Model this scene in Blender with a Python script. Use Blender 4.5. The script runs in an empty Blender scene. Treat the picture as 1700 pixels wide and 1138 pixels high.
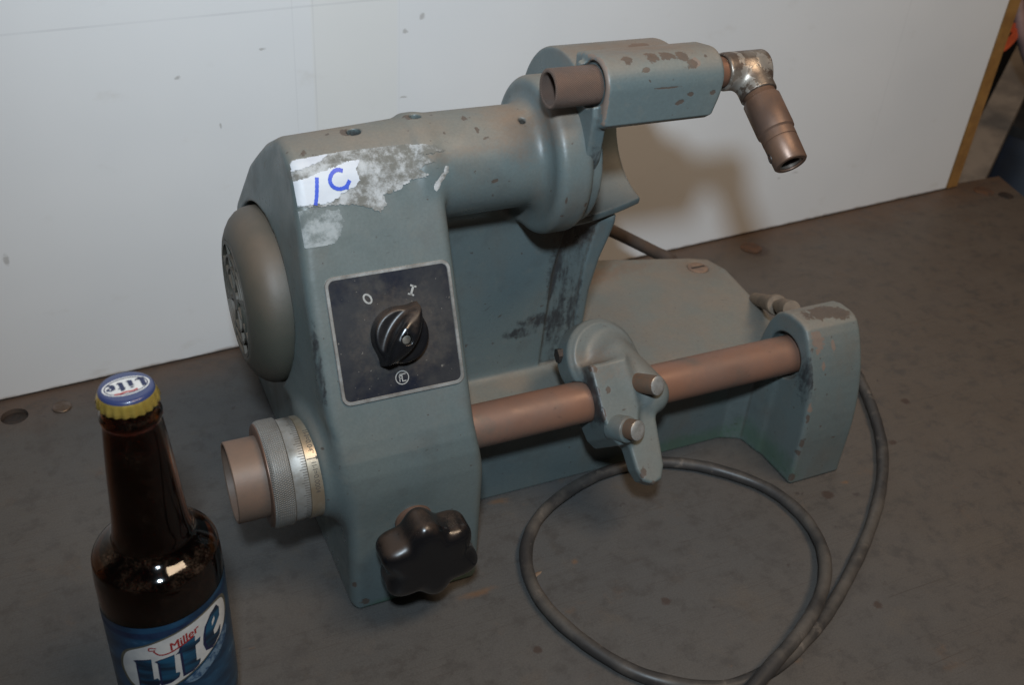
import bpy, bmesh, math, random
import numpy as np
from mathutils import Vector, Matrix

random.seed(7)
RNG = np.random.default_rng(7)
S = bpy.context.scene
COL = S.collection

# ------------------------------------------------------------------ camera
cam_d = bpy.data.cameras.new("camera")
cam = bpy.data.objects.new("camera", cam_d)
COL.objects.link(cam)
cam.location = (0.0, 0.0, 0.503)
# columns: camera right, camera up, camera back (world axes)
RIGHT = Vector((0.90862715, -0.41218436, 0.0670877))
UP = Vector((0.1821494, 0.53573168, 0.82450783))
BACK = Vector((-0.37579024, -0.73695021, 0.56185948))
M3 = Matrix((RIGHT, UP, BACK)).transposed()
cam.rotation_mode = 'QUATERNION'
cam.rotation_quaternion = M3.to_quaternion()
cam_d.sensor_width = 36.0
cam_d.lens = 36.0 * 1675.0 / 1700.0
cam_d.clip_start = 0.01
cam_d.clip_end = 50.0
cam_d.dof.use_dof = True
cam_d.dof.focus_distance = 0.60
cam_d.dof.aperture_fstop = 12.0
S.camera = cam



def cam_pt(px, py, depth):        # where a feature of the photograph stands, given its distance
    d = RIGHT * ((px - 850) / 1675) - UP * ((py - 569) / 1675) - BACK
    return Vector((0, 0, .503)) + d * depth


# ------------------------------------------------------------------ world, lamps, exposure
W = bpy.data.worlds.new("World")
S.world = W
W.use_nodes = True
W.node_tree.nodes["Background"].inputs[0].default_value = (1.0, 0.93, 0.86, 1)
W.node_tree.nodes["Background"].inputs[1].default_value = 0.02


def aim(o, target):
    d = Vector(target) - o.location
    o.rotation_euler = d.to_track_quat('-Z', 'Y').to_euler()


fl = bpy.data.lights.new("camera_flash", 'SPOT')      # the flash gun on top of the camera
fl.energy = 30.0
fl.color = (0.71, 0.87, 1.0)
fl.shadow_soft_size = 0.03
fl.spot_size = math.radians(130)
fl.spot_blend = 1.0
flo = bpy.data.objects.new("camera_flash", fl)
COL.objects.link(flo)
flo.location = (-0.03, -0.04, 0.715)
aim(flo, (0.62, 0.76, 0.42))

ar = bpy.data.lights.new("workshop_light", 'AREA')    # warm shop lamps overhead
ar.shape = 'RECTANGLE'
ar.size = 1.0
ar.size_y = 0.4
ar.energy = 23.0
ar.color = (1.0, 0.76, 0.53)
aro = bpy.data.objects.new("workshop_light", ar)
COL.objects.link(aro)
aro.location = (0.75, -0.35, 2.1)
aim(aro, (0.4, 0.5, 0.0))

S.view_settings.view_transform = 'Standard'
S.view_settings.look = 'None'
S.view_settings.exposure = 0.0
S.view_settings.gamma = 1.0


# ------------------------------------------------------------------ material helpers
class NT:
    def __init__(self, name):
        self.m = bpy.data.materials.new(name)
        self.m.use_nodes = True
        self.t = self.m.node_tree
        self.b = self.t.nodes["Principled BSDF"]
        self._obj = None

    def n(self, kind, **kw):
        nd = self.t.nodes.new(kind)
        for k, v in kw.items():
            setattr(nd, k, v)
        return nd

    def put(self, sock, v):
        if isinstance(v, bpy.types.NodeSocket):
            self.t.links.new(v, sock)
        else:
            if sock.type == 'RGBA' and len(v) == 3:
                v = (*v, 1)
            sock.default_value = v

    def P(self):                       # object coordinates (metres)
        if self._obj is None:
            self._obj = self.n('ShaderNodeTexCoord').outputs['Object']
        return self._obj

    def noise(self, scale, detail=4, rough=0.55, vec=None, dist=0.0):
        nd = self.n('ShaderNodeTexNoise')
        self.put(nd.inputs['Vector'], vec if vec is not None else self.P())
        nd.inputs['Scale'].default_value = scale
        nd.inputs['Detail'].default_value = detail
        nd.inputs['Roughness'].default_value = rough
        nd.inputs['Distortion'].default_value = dist
        return nd.outputs['Fac']

    def noisec(self, scale, detail=2):
        nd = self.n('ShaderNodeTexNoise')
        self.put(nd.inputs['Vector'], self.P())
        nd.inputs['Scale'].default_value = scale
        nd.inputs['Detail'].default_value = detail
        return nd.outputs['Color']

    def math(self, op, a, b=0.0, c=None, clamp=False):
        nd = self.n('ShaderNodeMath', operation=op)
        nd.use_clamp = clamp
        self.put(nd.inputs[0], a)
        self.put(nd.inputs[1], b)
        if c is not None:
            self.put(nd.inputs[2], c)
        return nd.outputs[0]

    def vm(self, op, a, b=None, out=0):
        nd = self.n('ShaderNodeVectorMath', operation=op)
        self.put(nd.inputs[0], a)
        if b is not None:
            if op == 'SCALE':
                self.put(nd.inputs['Scale'], b)
            else:
                self.put(nd.inputs[1], b)
        return nd.outputs[out]

    def ramp(self, f, lo, hi, a=0.0, b=1.0, smooth=True):
        nd = self.n('ShaderNodeMapRange')
        nd.interpolation_type = 'SMOOTHSTEP' if smooth else 'LINEAR'
        self.put(nd.inputs[0], f)
        nd.inputs[1].default_value = lo
        nd.inputs[2].default_value = hi
        nd.inputs[3].default_value = a
        nd.inputs[4].default_value = b
        return nd.outputs[0]

    def mix(self, f, a, b):
        nd = self.n('ShaderNodeMix', data_type='RGBA')
        self.put(nd.inputs[0], f)
        self.put(nd.inputs[6], a)
        self.put(nd.inputs[7], b)
        return nd.outputs[2]

    def scalevec(self, s):
        return self.vm('MULTIPLY', self.P(), s)

    def bump(self, h, strength=0.3, dist=0.001):
        nd = self.n('ShaderNodeBump')
        nd.inputs['Strength'].default_value = strength
        nd.inputs['Distance'].default_value = dist
        self.put(nd.inputs['Height'], h)
        self.put(self.b.inputs['Normal'], nd.outputs[0])

    def nz(self):
        g = self.n('ShaderNodeNewGeometry')
        s = self.n('ShaderNodeSeparateXYZ')
        self.put(s.inputs[0], g.outputs['Normal'])
        return s.outputs[2]

    def blob(self, c, r, amp, nscale, soft=0.12):
        """mask of a ragged patch round point c with radii r (metres)"""
        w = self.vm('SUBTRACT', self.noisec(nscale, 3), (0.5, 0.5, 0.5))
        w = self.vm('SCALE', w, amp)
        q = self.vm('ADD', self.P(), w)
        q = self.vm('SUBTRACT', q, c)
        q = self.vm('DIVIDE', q, r)
        ln = self.vm('LENGTH', q, out=1)
        f = self.math('ADD', self.math('SUBTRACT', 1.0, ln), self.math('MULTIPLY', self.math('SUBTRACT', self.rag(), .5), 1.9))
        return self.ramp(f, -soft, soft)

    _rag = None

    def rag(self):
        if self._rag is None:
            self._rag = self.noise(260, 5, .7)
        return self._rag

    def set(self, **kw):
        for k, v in kw.items():
            self.put(self.b.inputs[k.replace('_', ' ')], v)
        return self.m


ROOT = Vector((0.31, 0.53, 0.0))           # base point of the grinder


def L(*p):                                 # world point -> grinder's own coordinates
    return (p[0] - ROOT.x, p[1] - ROOT.y, p[2] - ROOT.z)


PAINT = (0.100, 0.127, 0.130)
PAINT2 = (0.113, 0.134, 0.130)
DUST = (0.205, 0.165, 0.128)
CHIP = (0.058, 0.041, 0.033)
RUST = (0.30, 0.115, 0.035)
OIL_SHADE = (0.030, 0.030, 0.032)  # oil smears, and the shade painted inside drilled holes


def paint(name, chips=(), rust=(), oil_shade=(), primer=(), green=(), dust=1.0, grime=0.5, edge=True):
    k = NT(name)
    big = k.noise(9, 3, 0.6)
    mid = k.noise(45, 5, 0.6)
    fine = k.noise(420, 4, 0.6)
    col = k.mix(k.ramp(big, .35, .68), PAINT, PAINT2)
    col = k.mix(k.ramp(mid, .50, .74, 0, .5 * grime), col, (0.082, 0.090, 0.088))
    gr = k.noise(16, 6, .65, k.scalevec((1, 1, .5)))
    col = k.mix(k.ramp(gr, .50, .74, 0, .62 * grime), col, (0.125, 0.105, 0.085))
    nz = k.nz()
    d = k.ramp(nz, .25, .93)
    d = k.math('MULTIPLY', d, k.ramp(k.noise(22, 5, .65), .25, .7, .55, 1.0))
    d = k.math('MULTIPLY', d, dust)
    col = k.mix(d, col, k.mix(k.ramp(k.noise(30, 4), .4, .7), DUST, (0.175, 0.165, 0.14)))
    mot = k.noise(650, 3, .6)
    col = k.mix(k.ramp(mot, .3, .7, .17, 0), col, (.060, .066, .064))
    mo2 = k.noise(85, 6, .75)
    col = k.mix(k.ramp(mo2, .52, .72, 0, .45), col, (.135, .140, .128))
    speck = k.ramp(k.noise(230, 2, .5), .71, .76)
    col = k.mix(k.math('MULTIPLY', speck, .75), col, CHIP)
    for c, r, a in green:
        col = k.mix(k.math('MULTIPLY', k.blob(L(*c), r, a, 60, .7), .45), col, (0.035, 0.095, 0.04))
    for c, r, a in primer:
        m = k.blob(L(*c), r, a, 90, .05)
        col = k.mix(m, col, k.mix(fine, (.20, .15, .12), (.15, .11, .09)))
    cm = None
    for c, r, a in chips:
        m = k.blob(L(*c), tuple(q * .82 for q in r), a, 130, .10)
        cm = m if cm is None else k.math('MAXIMUM', cm, m)
    if cm is not None:
        col = k.mix(k.math('MULTIPLY', cm, .85), col, k.mix(k.noise(170, 4), CHIP, (.095, .064, .048)))
    for c, r, a in rust:
        m = k.math('MULTIPLY', k.blob(L(*c), r, a, 55, .9), .42)
        col = k.mix(m, col, k.mix(k.noise(120, 4), (.20, .10, .048), (.15, .085, .05)))
    om = None
    for c, r, a in oil_shade:
        m = k.blob(L(*c), r, a, 70, .35)
        om = m if om is None else k.math('MAXIMUM', om, m)
    if om is not None:
        brk = k.ramp(k.noise(90, 5, .7, k.scalevec((1, 1, .35))), .36, .56)
        col = k.mix(k.math('MULTIPLY', om, k.math('MULTIPLY', brk, .92)), col, OIL_SHADE)
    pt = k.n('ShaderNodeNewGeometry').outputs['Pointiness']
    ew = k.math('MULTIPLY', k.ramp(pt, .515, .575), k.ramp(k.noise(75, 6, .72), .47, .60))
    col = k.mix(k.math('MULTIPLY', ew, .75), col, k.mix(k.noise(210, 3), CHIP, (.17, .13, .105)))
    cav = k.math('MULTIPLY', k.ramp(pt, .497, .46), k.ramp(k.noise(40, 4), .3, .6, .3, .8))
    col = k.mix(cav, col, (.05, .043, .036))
    sc_ = k.ramp(k.noise(1.0, 2, .5, k.vm('MULTIPLY', k.vm('ADD', k.P(), k.vm('SCALE', k.noisec(30, 2), .02)), (90, 260, 900))), .70, .735)
    col = k.mix(k.math('MULTIPLY', k.math('MULTIPLY', sc_, k.ramp(k.noise(14, 3), .5, .62)), .5), col, (.05, .046, .042))
    h = k.math('ADD', k.math('MULTIPLY', k.noise(130, 3), .6), k.math('MULTIPLY', fine, .25))
    if cm is not None:
        h = k.math('SUBTRACT', h, k.math('MULTIPLY', cm, 1.0))
    k.bump(h, .30, .0008)
    rg = k.math('ADD', k.ramp(mid, .3, .7, .27, .44), k.math('MULTIPLY', d, .35))
    return k.set(Base_Color=col, Roughness=rg, IOR=1.45)


def simple(name, a, b, scale=60, rough=(.35, .55), metal=0.0, bump=.15, bscale=300, spec=.5, lo=.35, hi=.65, **kw):
    k = NT(name)
    f = k.ramp(k.noise(scale, 5, .62), lo, hi)
    k.bump(k.noise(bscale, 4), bump, .0006)
    return k.set(Base_Color=k.mix(f, a, b), Roughness=k.ramp(k.noise(scale * .6, 4), .3, .7, rough[0], rough[1]), Metallic=metal, Specular_IOR_Level=spec, **kw)


# ------------------------------------------------------------------ mesh helpers
def link(name, me, mat=None, parent=None, loc=None, smooth=None):
    o = bpy.data.objects.new(name, me)
    COL.objects.link(o)
    if mat is not None:
        me.materials.append(mat)
    if smooth is not None:
        for p in me.polygons:
            p.use_smooth = smooth
    if parent is not None:
        o.parent = parent
    if loc is not None:
        o.location = loc
    return o


def tag(o, label, cat=None, group=None, kind=None):
    if label:
        o['label'] = label
    if cat:
        o['category'] = cat
    if group:
        o['group'] = group
    if kind:
        o['kind'] = kind
    return o


def mesh(name, verts, faces):
    me = bpy.data.meshes.new(name)
    me.from_pydata([tuple(v) for v in verts], [], faces)
    me.update()
    return me


def grnd(verts):                 # world -> grinder coordinates
    return [(v[0] - ROOT.x, v[1] - ROOT.y, v[2] - ROOT.z) for v in verts]


def frame(axis, up=(0, 0, 1)):
    a = Vector(axis).normalized()
    u = Vector(up)
    if abs(a.dot(u)) > .95:
        u = Vector((1, 0, 0))
    e1 = (u - a * u.dot(a)).normalized()
    e2 = a.cross(e1)
    return a, e1, e2


def lathe(profile, origin, axis, seg=64, up=(0, 0, 1), wob=None):
    """profile: list of (t along axis, radius); radius 0 closes the end"""
    a, e1, e2 = frame(axis, up)
    o = Vector(origin)
    V, F, rows = [], [], []
    for t, r in profile:
        if r <= 1e-7:
            rows.append([len(V)])
            V.append(o + a * t)
        else:
            ids = []
            for i in range(seg):
                th = 2 * math.pi * i / seg
                rr = r if wob is None else wob(t, r, th)
                ids.append(len(V))
                V.append(o + a * t + (e1 * math.cos(th) + e2 * math.sin(th)) * rr)
            rows.append(ids)
    for A, B in zip(rows, rows[1:]):
        if len(A) == 1 and len(B) == 1:
            continue
        for i in range(seg):
            j = (i + 1) % seg
            if len(A) == 1:
                F.append((A[0], B[j], B[i]))
            elif len(B) == 1:
                F.append((A[i], A[j], B[0]))
            else:
                F.append((A[i], A[j], B[j], B[i]))
    return V, F


def add(*parts):
    V, F = [], []
    for v, f in parts:
        o = len(V)
        V += list(v)
        F += [tuple(i + o for i in q) for q in f]
    return V, F


def obj(name, vf, mat, parent=None, world=True, angle=40, flat=False):
    V, F = vf
    if parent is not None and world:
        V = [Vector(v) - parent_origin(parent) for v in V]
    me = mesh(name, V, F)
    bm = bmesh.new()
    bm.from_mesh(me)
    bmesh.ops.recalc_face_normals(bm, faces=bm.faces)
    for f in bm.faces:
        f.smooth = not flat
    for e in bm.edges:
        if len(e.link_faces) == 2 and e.calc_face_angle(0) > math.radians(angle):
            e.smooth = False
    bm.to_mesh(me)
    bm.free()
    return link(name, me, mat, parent)


def parent_origin(p):
    v = Vector(p.location)
    while p.parent is not None:
        p = p.parent
        v += Vector(p.location)
    return v


def tube(pts, r, seg=14, closed_ends=True):
    pts = [Vector(p) for p in pts]
    V, F = [], []
    prev = None
    for i, p in enumerate(pts):
        t = (pts[min(i + 1, len(pts) - 1)] - pts[max(i - 1, 0)]).normalized()
        if prev is None:
            _, e1, _ = frame(t)
        else:
            e1 = (prev - t * prev.dot(t)).normalized()
        prev = e1
        e2 = t.cross(e1)
        rr = r(i) if callable(r) else r
        for k in range(seg):
            th = 2 * math.pi * k / seg
            V.append(p + (e1 * math.cos(th) + e2 * math.sin(th)) * rr)
    n = len(pts)
    for i in range(n - 1):
        for k in range(seg):
            F.append((i * seg + k, i * seg + (k + 1) % seg, (i + 1) * seg + (k + 1) % seg, (i + 1) * seg + k))
    if closed_ends:
        F.append(tuple(range(seg))[::-1])
        F.append(tuple((n - 1) * seg + k for k in range(seg)))
    return V, F


def catmull(P, n=12):
    P = [Vector(p) for p in P]
    Q = [P[0] * 2 - P[1]] + P + [P[-1] * 2 - P[-2]]
    out = []
    for i in range(1, len(Q) - 2):
        for k in range(n):
            t = k / n
            a, b, c, d = Q[i - 1], Q[i], Q[i + 1], Q[i + 2]
            out.append(.5 * ((2 * b) + (c - a) * t + (2 * a - 5 * b + 4 * c - d) * t * t + (3 * b - a - 3 * c + d) * t ** 3))
    out.append(P[-1])
    return out


def box(lo, hi, bev=0.0, seg=2):
    bm = bmesh.new()
    bmesh.ops.create_cube(bm, size=1)
    c = [(a + b) / 2 for a, b in zip(lo, hi)]
    s = [b - a for a, b in zip(lo, hi)]
    for v in bm.verts:
        v.co = Vector([v.co[i] * s[i] + c[i] for i in range(3)])
    if bev:
        bmesh.ops.bevel(bm, geom=bm.edges[:], offset=bev, segments=seg, affect='EDGES', profile=.5)
    bm.verts.index_update()
    V = [v.co.copy() for v in bm.verts]
    F = [tuple(v.index for v in f.verts) for f in bm.faces]
    bm.free()
    return V, F


def fill2d(loops, maxlen=None):
    """triangulated flat shape from closed 2D loops (outer and holes)"""
    bm = bmesh.new()
    for lp in loops:
        vs = [bm.verts.new((p[0], p[1], 0)) for p in lp]
        for i in range(len(vs)):
            bm.edges.new((vs[i], vs[(i + 1) % len(vs)]))
    bmesh.ops.triangle_fill(bm, use_beauty=True, use_dissolve=False, edges=bm.edges[:], normal=(0, 0, 1))
    if maxlen:
        for _ in range(6):
            es = [e for e in bm.edges if e.calc_length() > maxlen]
            if not es:
                break
            bmesh.ops.subdivide_edges(bm, edges=es, cuts=1)
        bmesh.ops.triangulate(bm, faces=bm.faces[:])
    bm.verts.index_update()
    V = [(v.co.x, v.co.y) for v in bm.verts]
    F = [tuple(v.index for v in f.verts) for f in bm.faces]
    bm.free()
    return V, F


def text2d(s, size, maxlen=None, shear=0.0, bold=0.0):
    cu = bpy.data.curves.new("lettering", 'FONT')
    cu.body = s
    cu.size = size
    cu.shear = shear
    cu.offset = bold
    cu.align_x = 'CENTER'
    cu.align_y = 'CENTER'
    cu.resolution_u = 4
    o = bpy.data.objects.new("lettering", cu)
    COL.objects.link(o)
    dg = bpy.context.evaluated_depsgraph_get()
    me = bpy.data.meshes.new_from_object(o.evaluated_get(dg))
    bm = bmesh.new()
    bm.from_mesh(me)
    bmesh.ops.triangulate(bm, faces=bm.faces[:])
    if maxlen:
        for _ in range(5):
            es = [e for e in bm.edges if e.calc_length() > maxlen]
            if not es:
                break
            bmesh.ops.subdivide_edges(bm, edges=es, cuts=1)
            bmesh.ops.triangulate(bm, faces=bm.faces[:])
    bm.verts.index_update()
    V = [(v.co.x, v.co.y) for v in bm.verts]
    F = [tuple(v.index for v in f.verts) for f in bm.faces]
    bm.free()
    bpy.data.objects.remove(o)
    bpy.data.curves.remove(cu)
    bpy.data.meshes.remove(me)
    return V, F


def stroke2d(pts, w, n=8):
    """flat ribbon along a 2D polyline (smoothed)"""
    P = catmull([(p[0], p[1], 0) for p in pts], n) if len(pts) > 2 else [Vector((p[0], p[1], 0)) for p in pts]
    V, F = [], []
    for i, p in enumerate(P):
        t = (P[min(i + 1, len(P) - 1)] - P[max(i - 1, 0)]).normalized()
        nrm = Vector((-t.y, t.x, 0))
        ww = w * (1 + .08 * math.sin(i * 1.7))
        V += [(p + nrm * ww / 2)[:2], (p - nrm * ww / 2)[:2]]
    for i in range(len(P) - 1):
        F.append((2 * i, 2 * i + 1, 2 * i + 3, 2 * i + 2))
    return V, F


def ellipse2d(cx, cy, a, b, rot=0, n=72):
    c, s = math.cos(rot), math.sin(rot)
    return [(cx + a * math.cos(t) * c - b * math.sin(t) * s, cy + a * math.cos(t) * s + b * math.sin(t) * c)
            for t in [2 * math.pi * i / n for i in range(n)]]


def on(vf, fn):
    return [fn(*p) for p in vf[0]], vf[1]


# ------------------------------------------------------------------ signed-distance castings
def smin(a, b, k):
    h = np.maximum(k - np.abs(a - b), 0) / k
    return np.minimum(a, b) - h * h * k * .25


def smax(a, b, k):
    return -smin(-a, -b, k)


def poly_sd(px, py, P):
    P = np.asarray(P, np.float32)
    d = np.full(px.shape, 1e9, np.float32)
    s = np.ones(px.shape, np.float32)
    n = len(P)
    for i in range(n):
        a, b = P[i], P[(i + n - 1) % n]
        ex, ey = b - a
        wx, wy = px - a[0], py - a[1]
        t = np.clip((wx * ex + wy * ey) / (ex * ex + ey * ey), 0, 1)
        d = np.minimum(d, (wx - ex * t) ** 2 + (wy - ey * t) ** 2)
        c1, c2, c3 = py >= a[1], py < b[1], ex * wy > ey * wx
        flip = (c1 & c2 & c3) | (~c1 & ~c2 & ~c3)
        s = np.where(flip, -s, s)
    return s * np.sqrt(d)


def ext2(d2, t, t0, t1, r):
    a = d2 + r
    b = np.abs(t - (t0 + t1) / 2) - ((t1 - t0) / 2 - r)
    return np.minimum(np.maximum(a, b), 0) + np.hypot(np.maximum(a, 0), np.maximum(b, 0)) - r


def cylx(x, y, z, yc, zc, rad, x0, x1, r=.002):
    return ext2(np.hypot(y - yc, z - zc) - rad, x, x0, x1, r)


def sbox(x, y, z, lo, hi, r=.002):
    q = [np.abs(c - (a + b) / 2) - ((b - a) / 2 - r) for c, a, b in zip((x, y, z), lo, hi)]
    o = np.sqrt(sum(np.maximum(c, 0) ** 2 for c in q))
    return o + np.minimum(np.maximum(q[0], np.maximum(q[1], q[2])), 0) - r


def capsule(x, y, z, a, b, ra, rb):
    a, b = np.array(a, np.float32), np.array(b, np.float32)
    d = b - a
    t = np.clip(((x - a[0]) * d[0] + (y - a[1]) * d[1] + (z - a[2]) * d[2]) / (d @ d), 0, 1)
    return np.sqrt((x - a[0] - d[0] * t) ** 2 + (y - a[1] - d[1] * t) ** 2 + (z - a[2] - d[2] * t) ** 2) - (ra + (rb - ra) * t)


def cyl_dir(x, y, z, c, ax, rad, h0, h1, r=.001):
    c = np.array(c, np.float32)
    ax = np.array(ax, np.float32)
    ax = ax / np.linalg.norm(ax)
    dx, dy, dz = x - c[0], y - c[1], z - c[2]
    t = dx * ax[0] + dy * ax[1] + dz * ax[2]
    rr = np.sqrt(np.maximum(dx * dx + dy * dy + dz * dz - t * t, 0))
    return ext2(rr - rad, t, h0, h1, r)


def extract(F, lo, hi, h):
    """mesh of the zero surface of F (naive surface nets on a grid that is only filled near the surface)"""
    lo, hi = np.array(lo, float) - 2 * h, np.array(hi, float) + 2 * h
    B = 8
    n = (np.ceil((hi - lo) / h / B) * B).astype(int)
    nb = n // B
    cx, cy, cz = [lo[i] + (np.arange(nb[i]) * B + (B - 1) / 2) * h for i in range(3)]
    X, Y, Z = np.meshgrid(cx, cy, cz, indexing='ij')
    C = F(X.astype(np.float32), Y.astype(np.float32), Z.astype(np.float32))
    act = np.abs(C) < B * h * .95
    D = np.repeat(np.repeat(np.repeat(C, B, 0), B, 1), B, 2).astype(np.float32)
    idx = np.argwhere(act)
    off = np.arange(B)
    ox, oy, oz = np.meshgrid(off, off, off, indexing='ij')
    o = np.stack([ox.ravel(), oy.ravel(), oz.ravel()], 1)
    for s in range(0, len(idx), 4000):
        g = (idx[s:s + 4000, None, :] * B + o[None]).reshape(-1, 3)
        p = (lo + g * h).astype(np.float32)
        D[g[:, 0], g[:, 1], g[:, 2]] = F(p[:, 0], p[:, 1], p[:, 2])
    I = D < 0
    s = [slice(0, -1), slice(1, None)]
    cnt = np.zeros([k - 1 for k in D.shape], np.int8)
    for a in (0, 1):
        for b in (0, 1):
            for c in (0, 1):
                cnt += I[s[a], s[b], s[c]]
    cell = (cnt > 0) & (cnt < 8)
    ci = np.argwhere(cell)
    vid = np.full(cell.shape, -1, np.int64)
    vid[ci[:, 0], ci[:, 1], ci[:, 2]] = np.arange(len(ci))
    acc = np.zeros((len(ci), 3))
    num = np.zeros(len(ci))
    cor = [(a, b, c) for a in (0, 1) for b in (0, 1) for c in (0, 1)]
    for a in cor:
        for ax in range(3):
            if a[ax]:
                continue
            b = list(a)
            b[ax] = 1
            da = D[ci[:, 0] + a[0], ci[:, 1] + a[1], ci[:, 2] + a[2]]
            db = D[ci[:, 0] + b[0], ci[:, 1] + b[1], ci[:, 2] + b[2]]
            m = (da < 0) != (db < 0)
            t = np.where(m, da / np.where(m, da - db, 1), 0)
            for k in range(3):
                acc[:, k] += np.where(m, a[k] + (t if k == ax else 0), 0)
            num += m
    V = lo + (ci + acc / num[:, None]) * h
    Q = []
    for ax in range(3):
        u, v = (ax + 1) % 3, (ax + 2) % 3
        s0 = [slice(1, -1)] * 3
        s0[ax] = slice(0, -1)
        s1 = list(s0)
        s1[ax] = slice(1, None)
        A, Bm = I[tuple(s0)], I[tuple(s1)]
        e = np.argwhere(A != Bm)
        fl_ = A[e[:, 0], e[:, 1], e[:, 2]]
        e = e + 1
        e[:, ax] -= 1
        q = []
        for du, dv in ((1, 1), (0, 1), (0, 0), (1, 0)):
            w = e.copy()
            w[:, u] -= du
            w[:, v] -= dv
            q.append(vid[w[:, 0], w[:, 1], w[:, 2]])
        q = np.stack(q, 1)
        q[~fl_] = q[~fl_][:, ::-1]
        Q.append(q)
    Q = np.concatenate(Q)
    Q = Q[(Q >= 0).all(1)]
    e = h * .3
    for _ in range(2):
        p = V.astype(np.float32)
        d = F(p[:, 0], p[:, 1], p[:, 2])
        g = np.stack([(F(*(p + e * np.eye(3, dtype=np.float32)[k]).T) - F(*(p - e * np.eye(3, dtype=np.float32)[k]).T)) / (2 * e) for k in range(3)], 1)
        g2 = np.maximum((g ** 2).sum(1), .3)
        st = np.clip(d / g2, -.5 * h, .5 * h)
        V = V - g * st[:, None] * .8
    return V, Q


def sdf_obj(name, F, lo, hi, h, mat, parent):
    V, Q = extract(F, lo, hi, h)
    V = V - np.array(parent_origin(parent))
    me = bpy.data.meshes.new(name)
    me.vertices.add(len(V))
    me.vertices.foreach_set("co", V.astype(np.float32).ravel())
    me.loops.add(Q.size)
    me.loops.foreach_set("vertex_index", Q.ravel().astype(np.int32))
    me.polygons.add(len(Q))
    me.polygons.foreach_set("loop_start", np.arange(0, Q.size, 4, dtype=np.int32))
    me.polygons.foreach_set("loop_total", np.full(len(Q), 4, np.int32))
    me.polygons.foreach_set("use_smooth", np.ones(len(Q), bool))
    me.update(calc_edges=True)
    me.validate()
    return link(name, me, mat, parent)


def snap(F, P, n, off):
    """drop points onto the zero surface of F along direction n, then lift them by off"""
    P = np.array(P, float)
    n = np.array(n, float)
    n /= np.linalg.norm(n)
    for _ in range(25):
        p = P.astype(np.float32)
        d = F(p[:, 0], p[:, 1], p[:, 2])
        P = P - n * np.clip(d, -.004, .004)[:, None]
    e = 3e-4
    p = P.astype(np.float32)
    E3 = np.eye(3, dtype=np.float32) * e
    g = np.stack([F(*(p + E3[k]).T) - F(*(p - E3[k]).T) for k in range(3)], 1)
    g /= np.linalg.norm(g, axis=1)[:, None]
    return P + g * off


# ------------------------------------------------------------------ workbench
wdir = Vector((0.9973, 0.0732, 0))
wnor = Vector((-0.0732, 0.9973, 0))
w0 = Vector((-0.075, 0.7135, 0))


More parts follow.
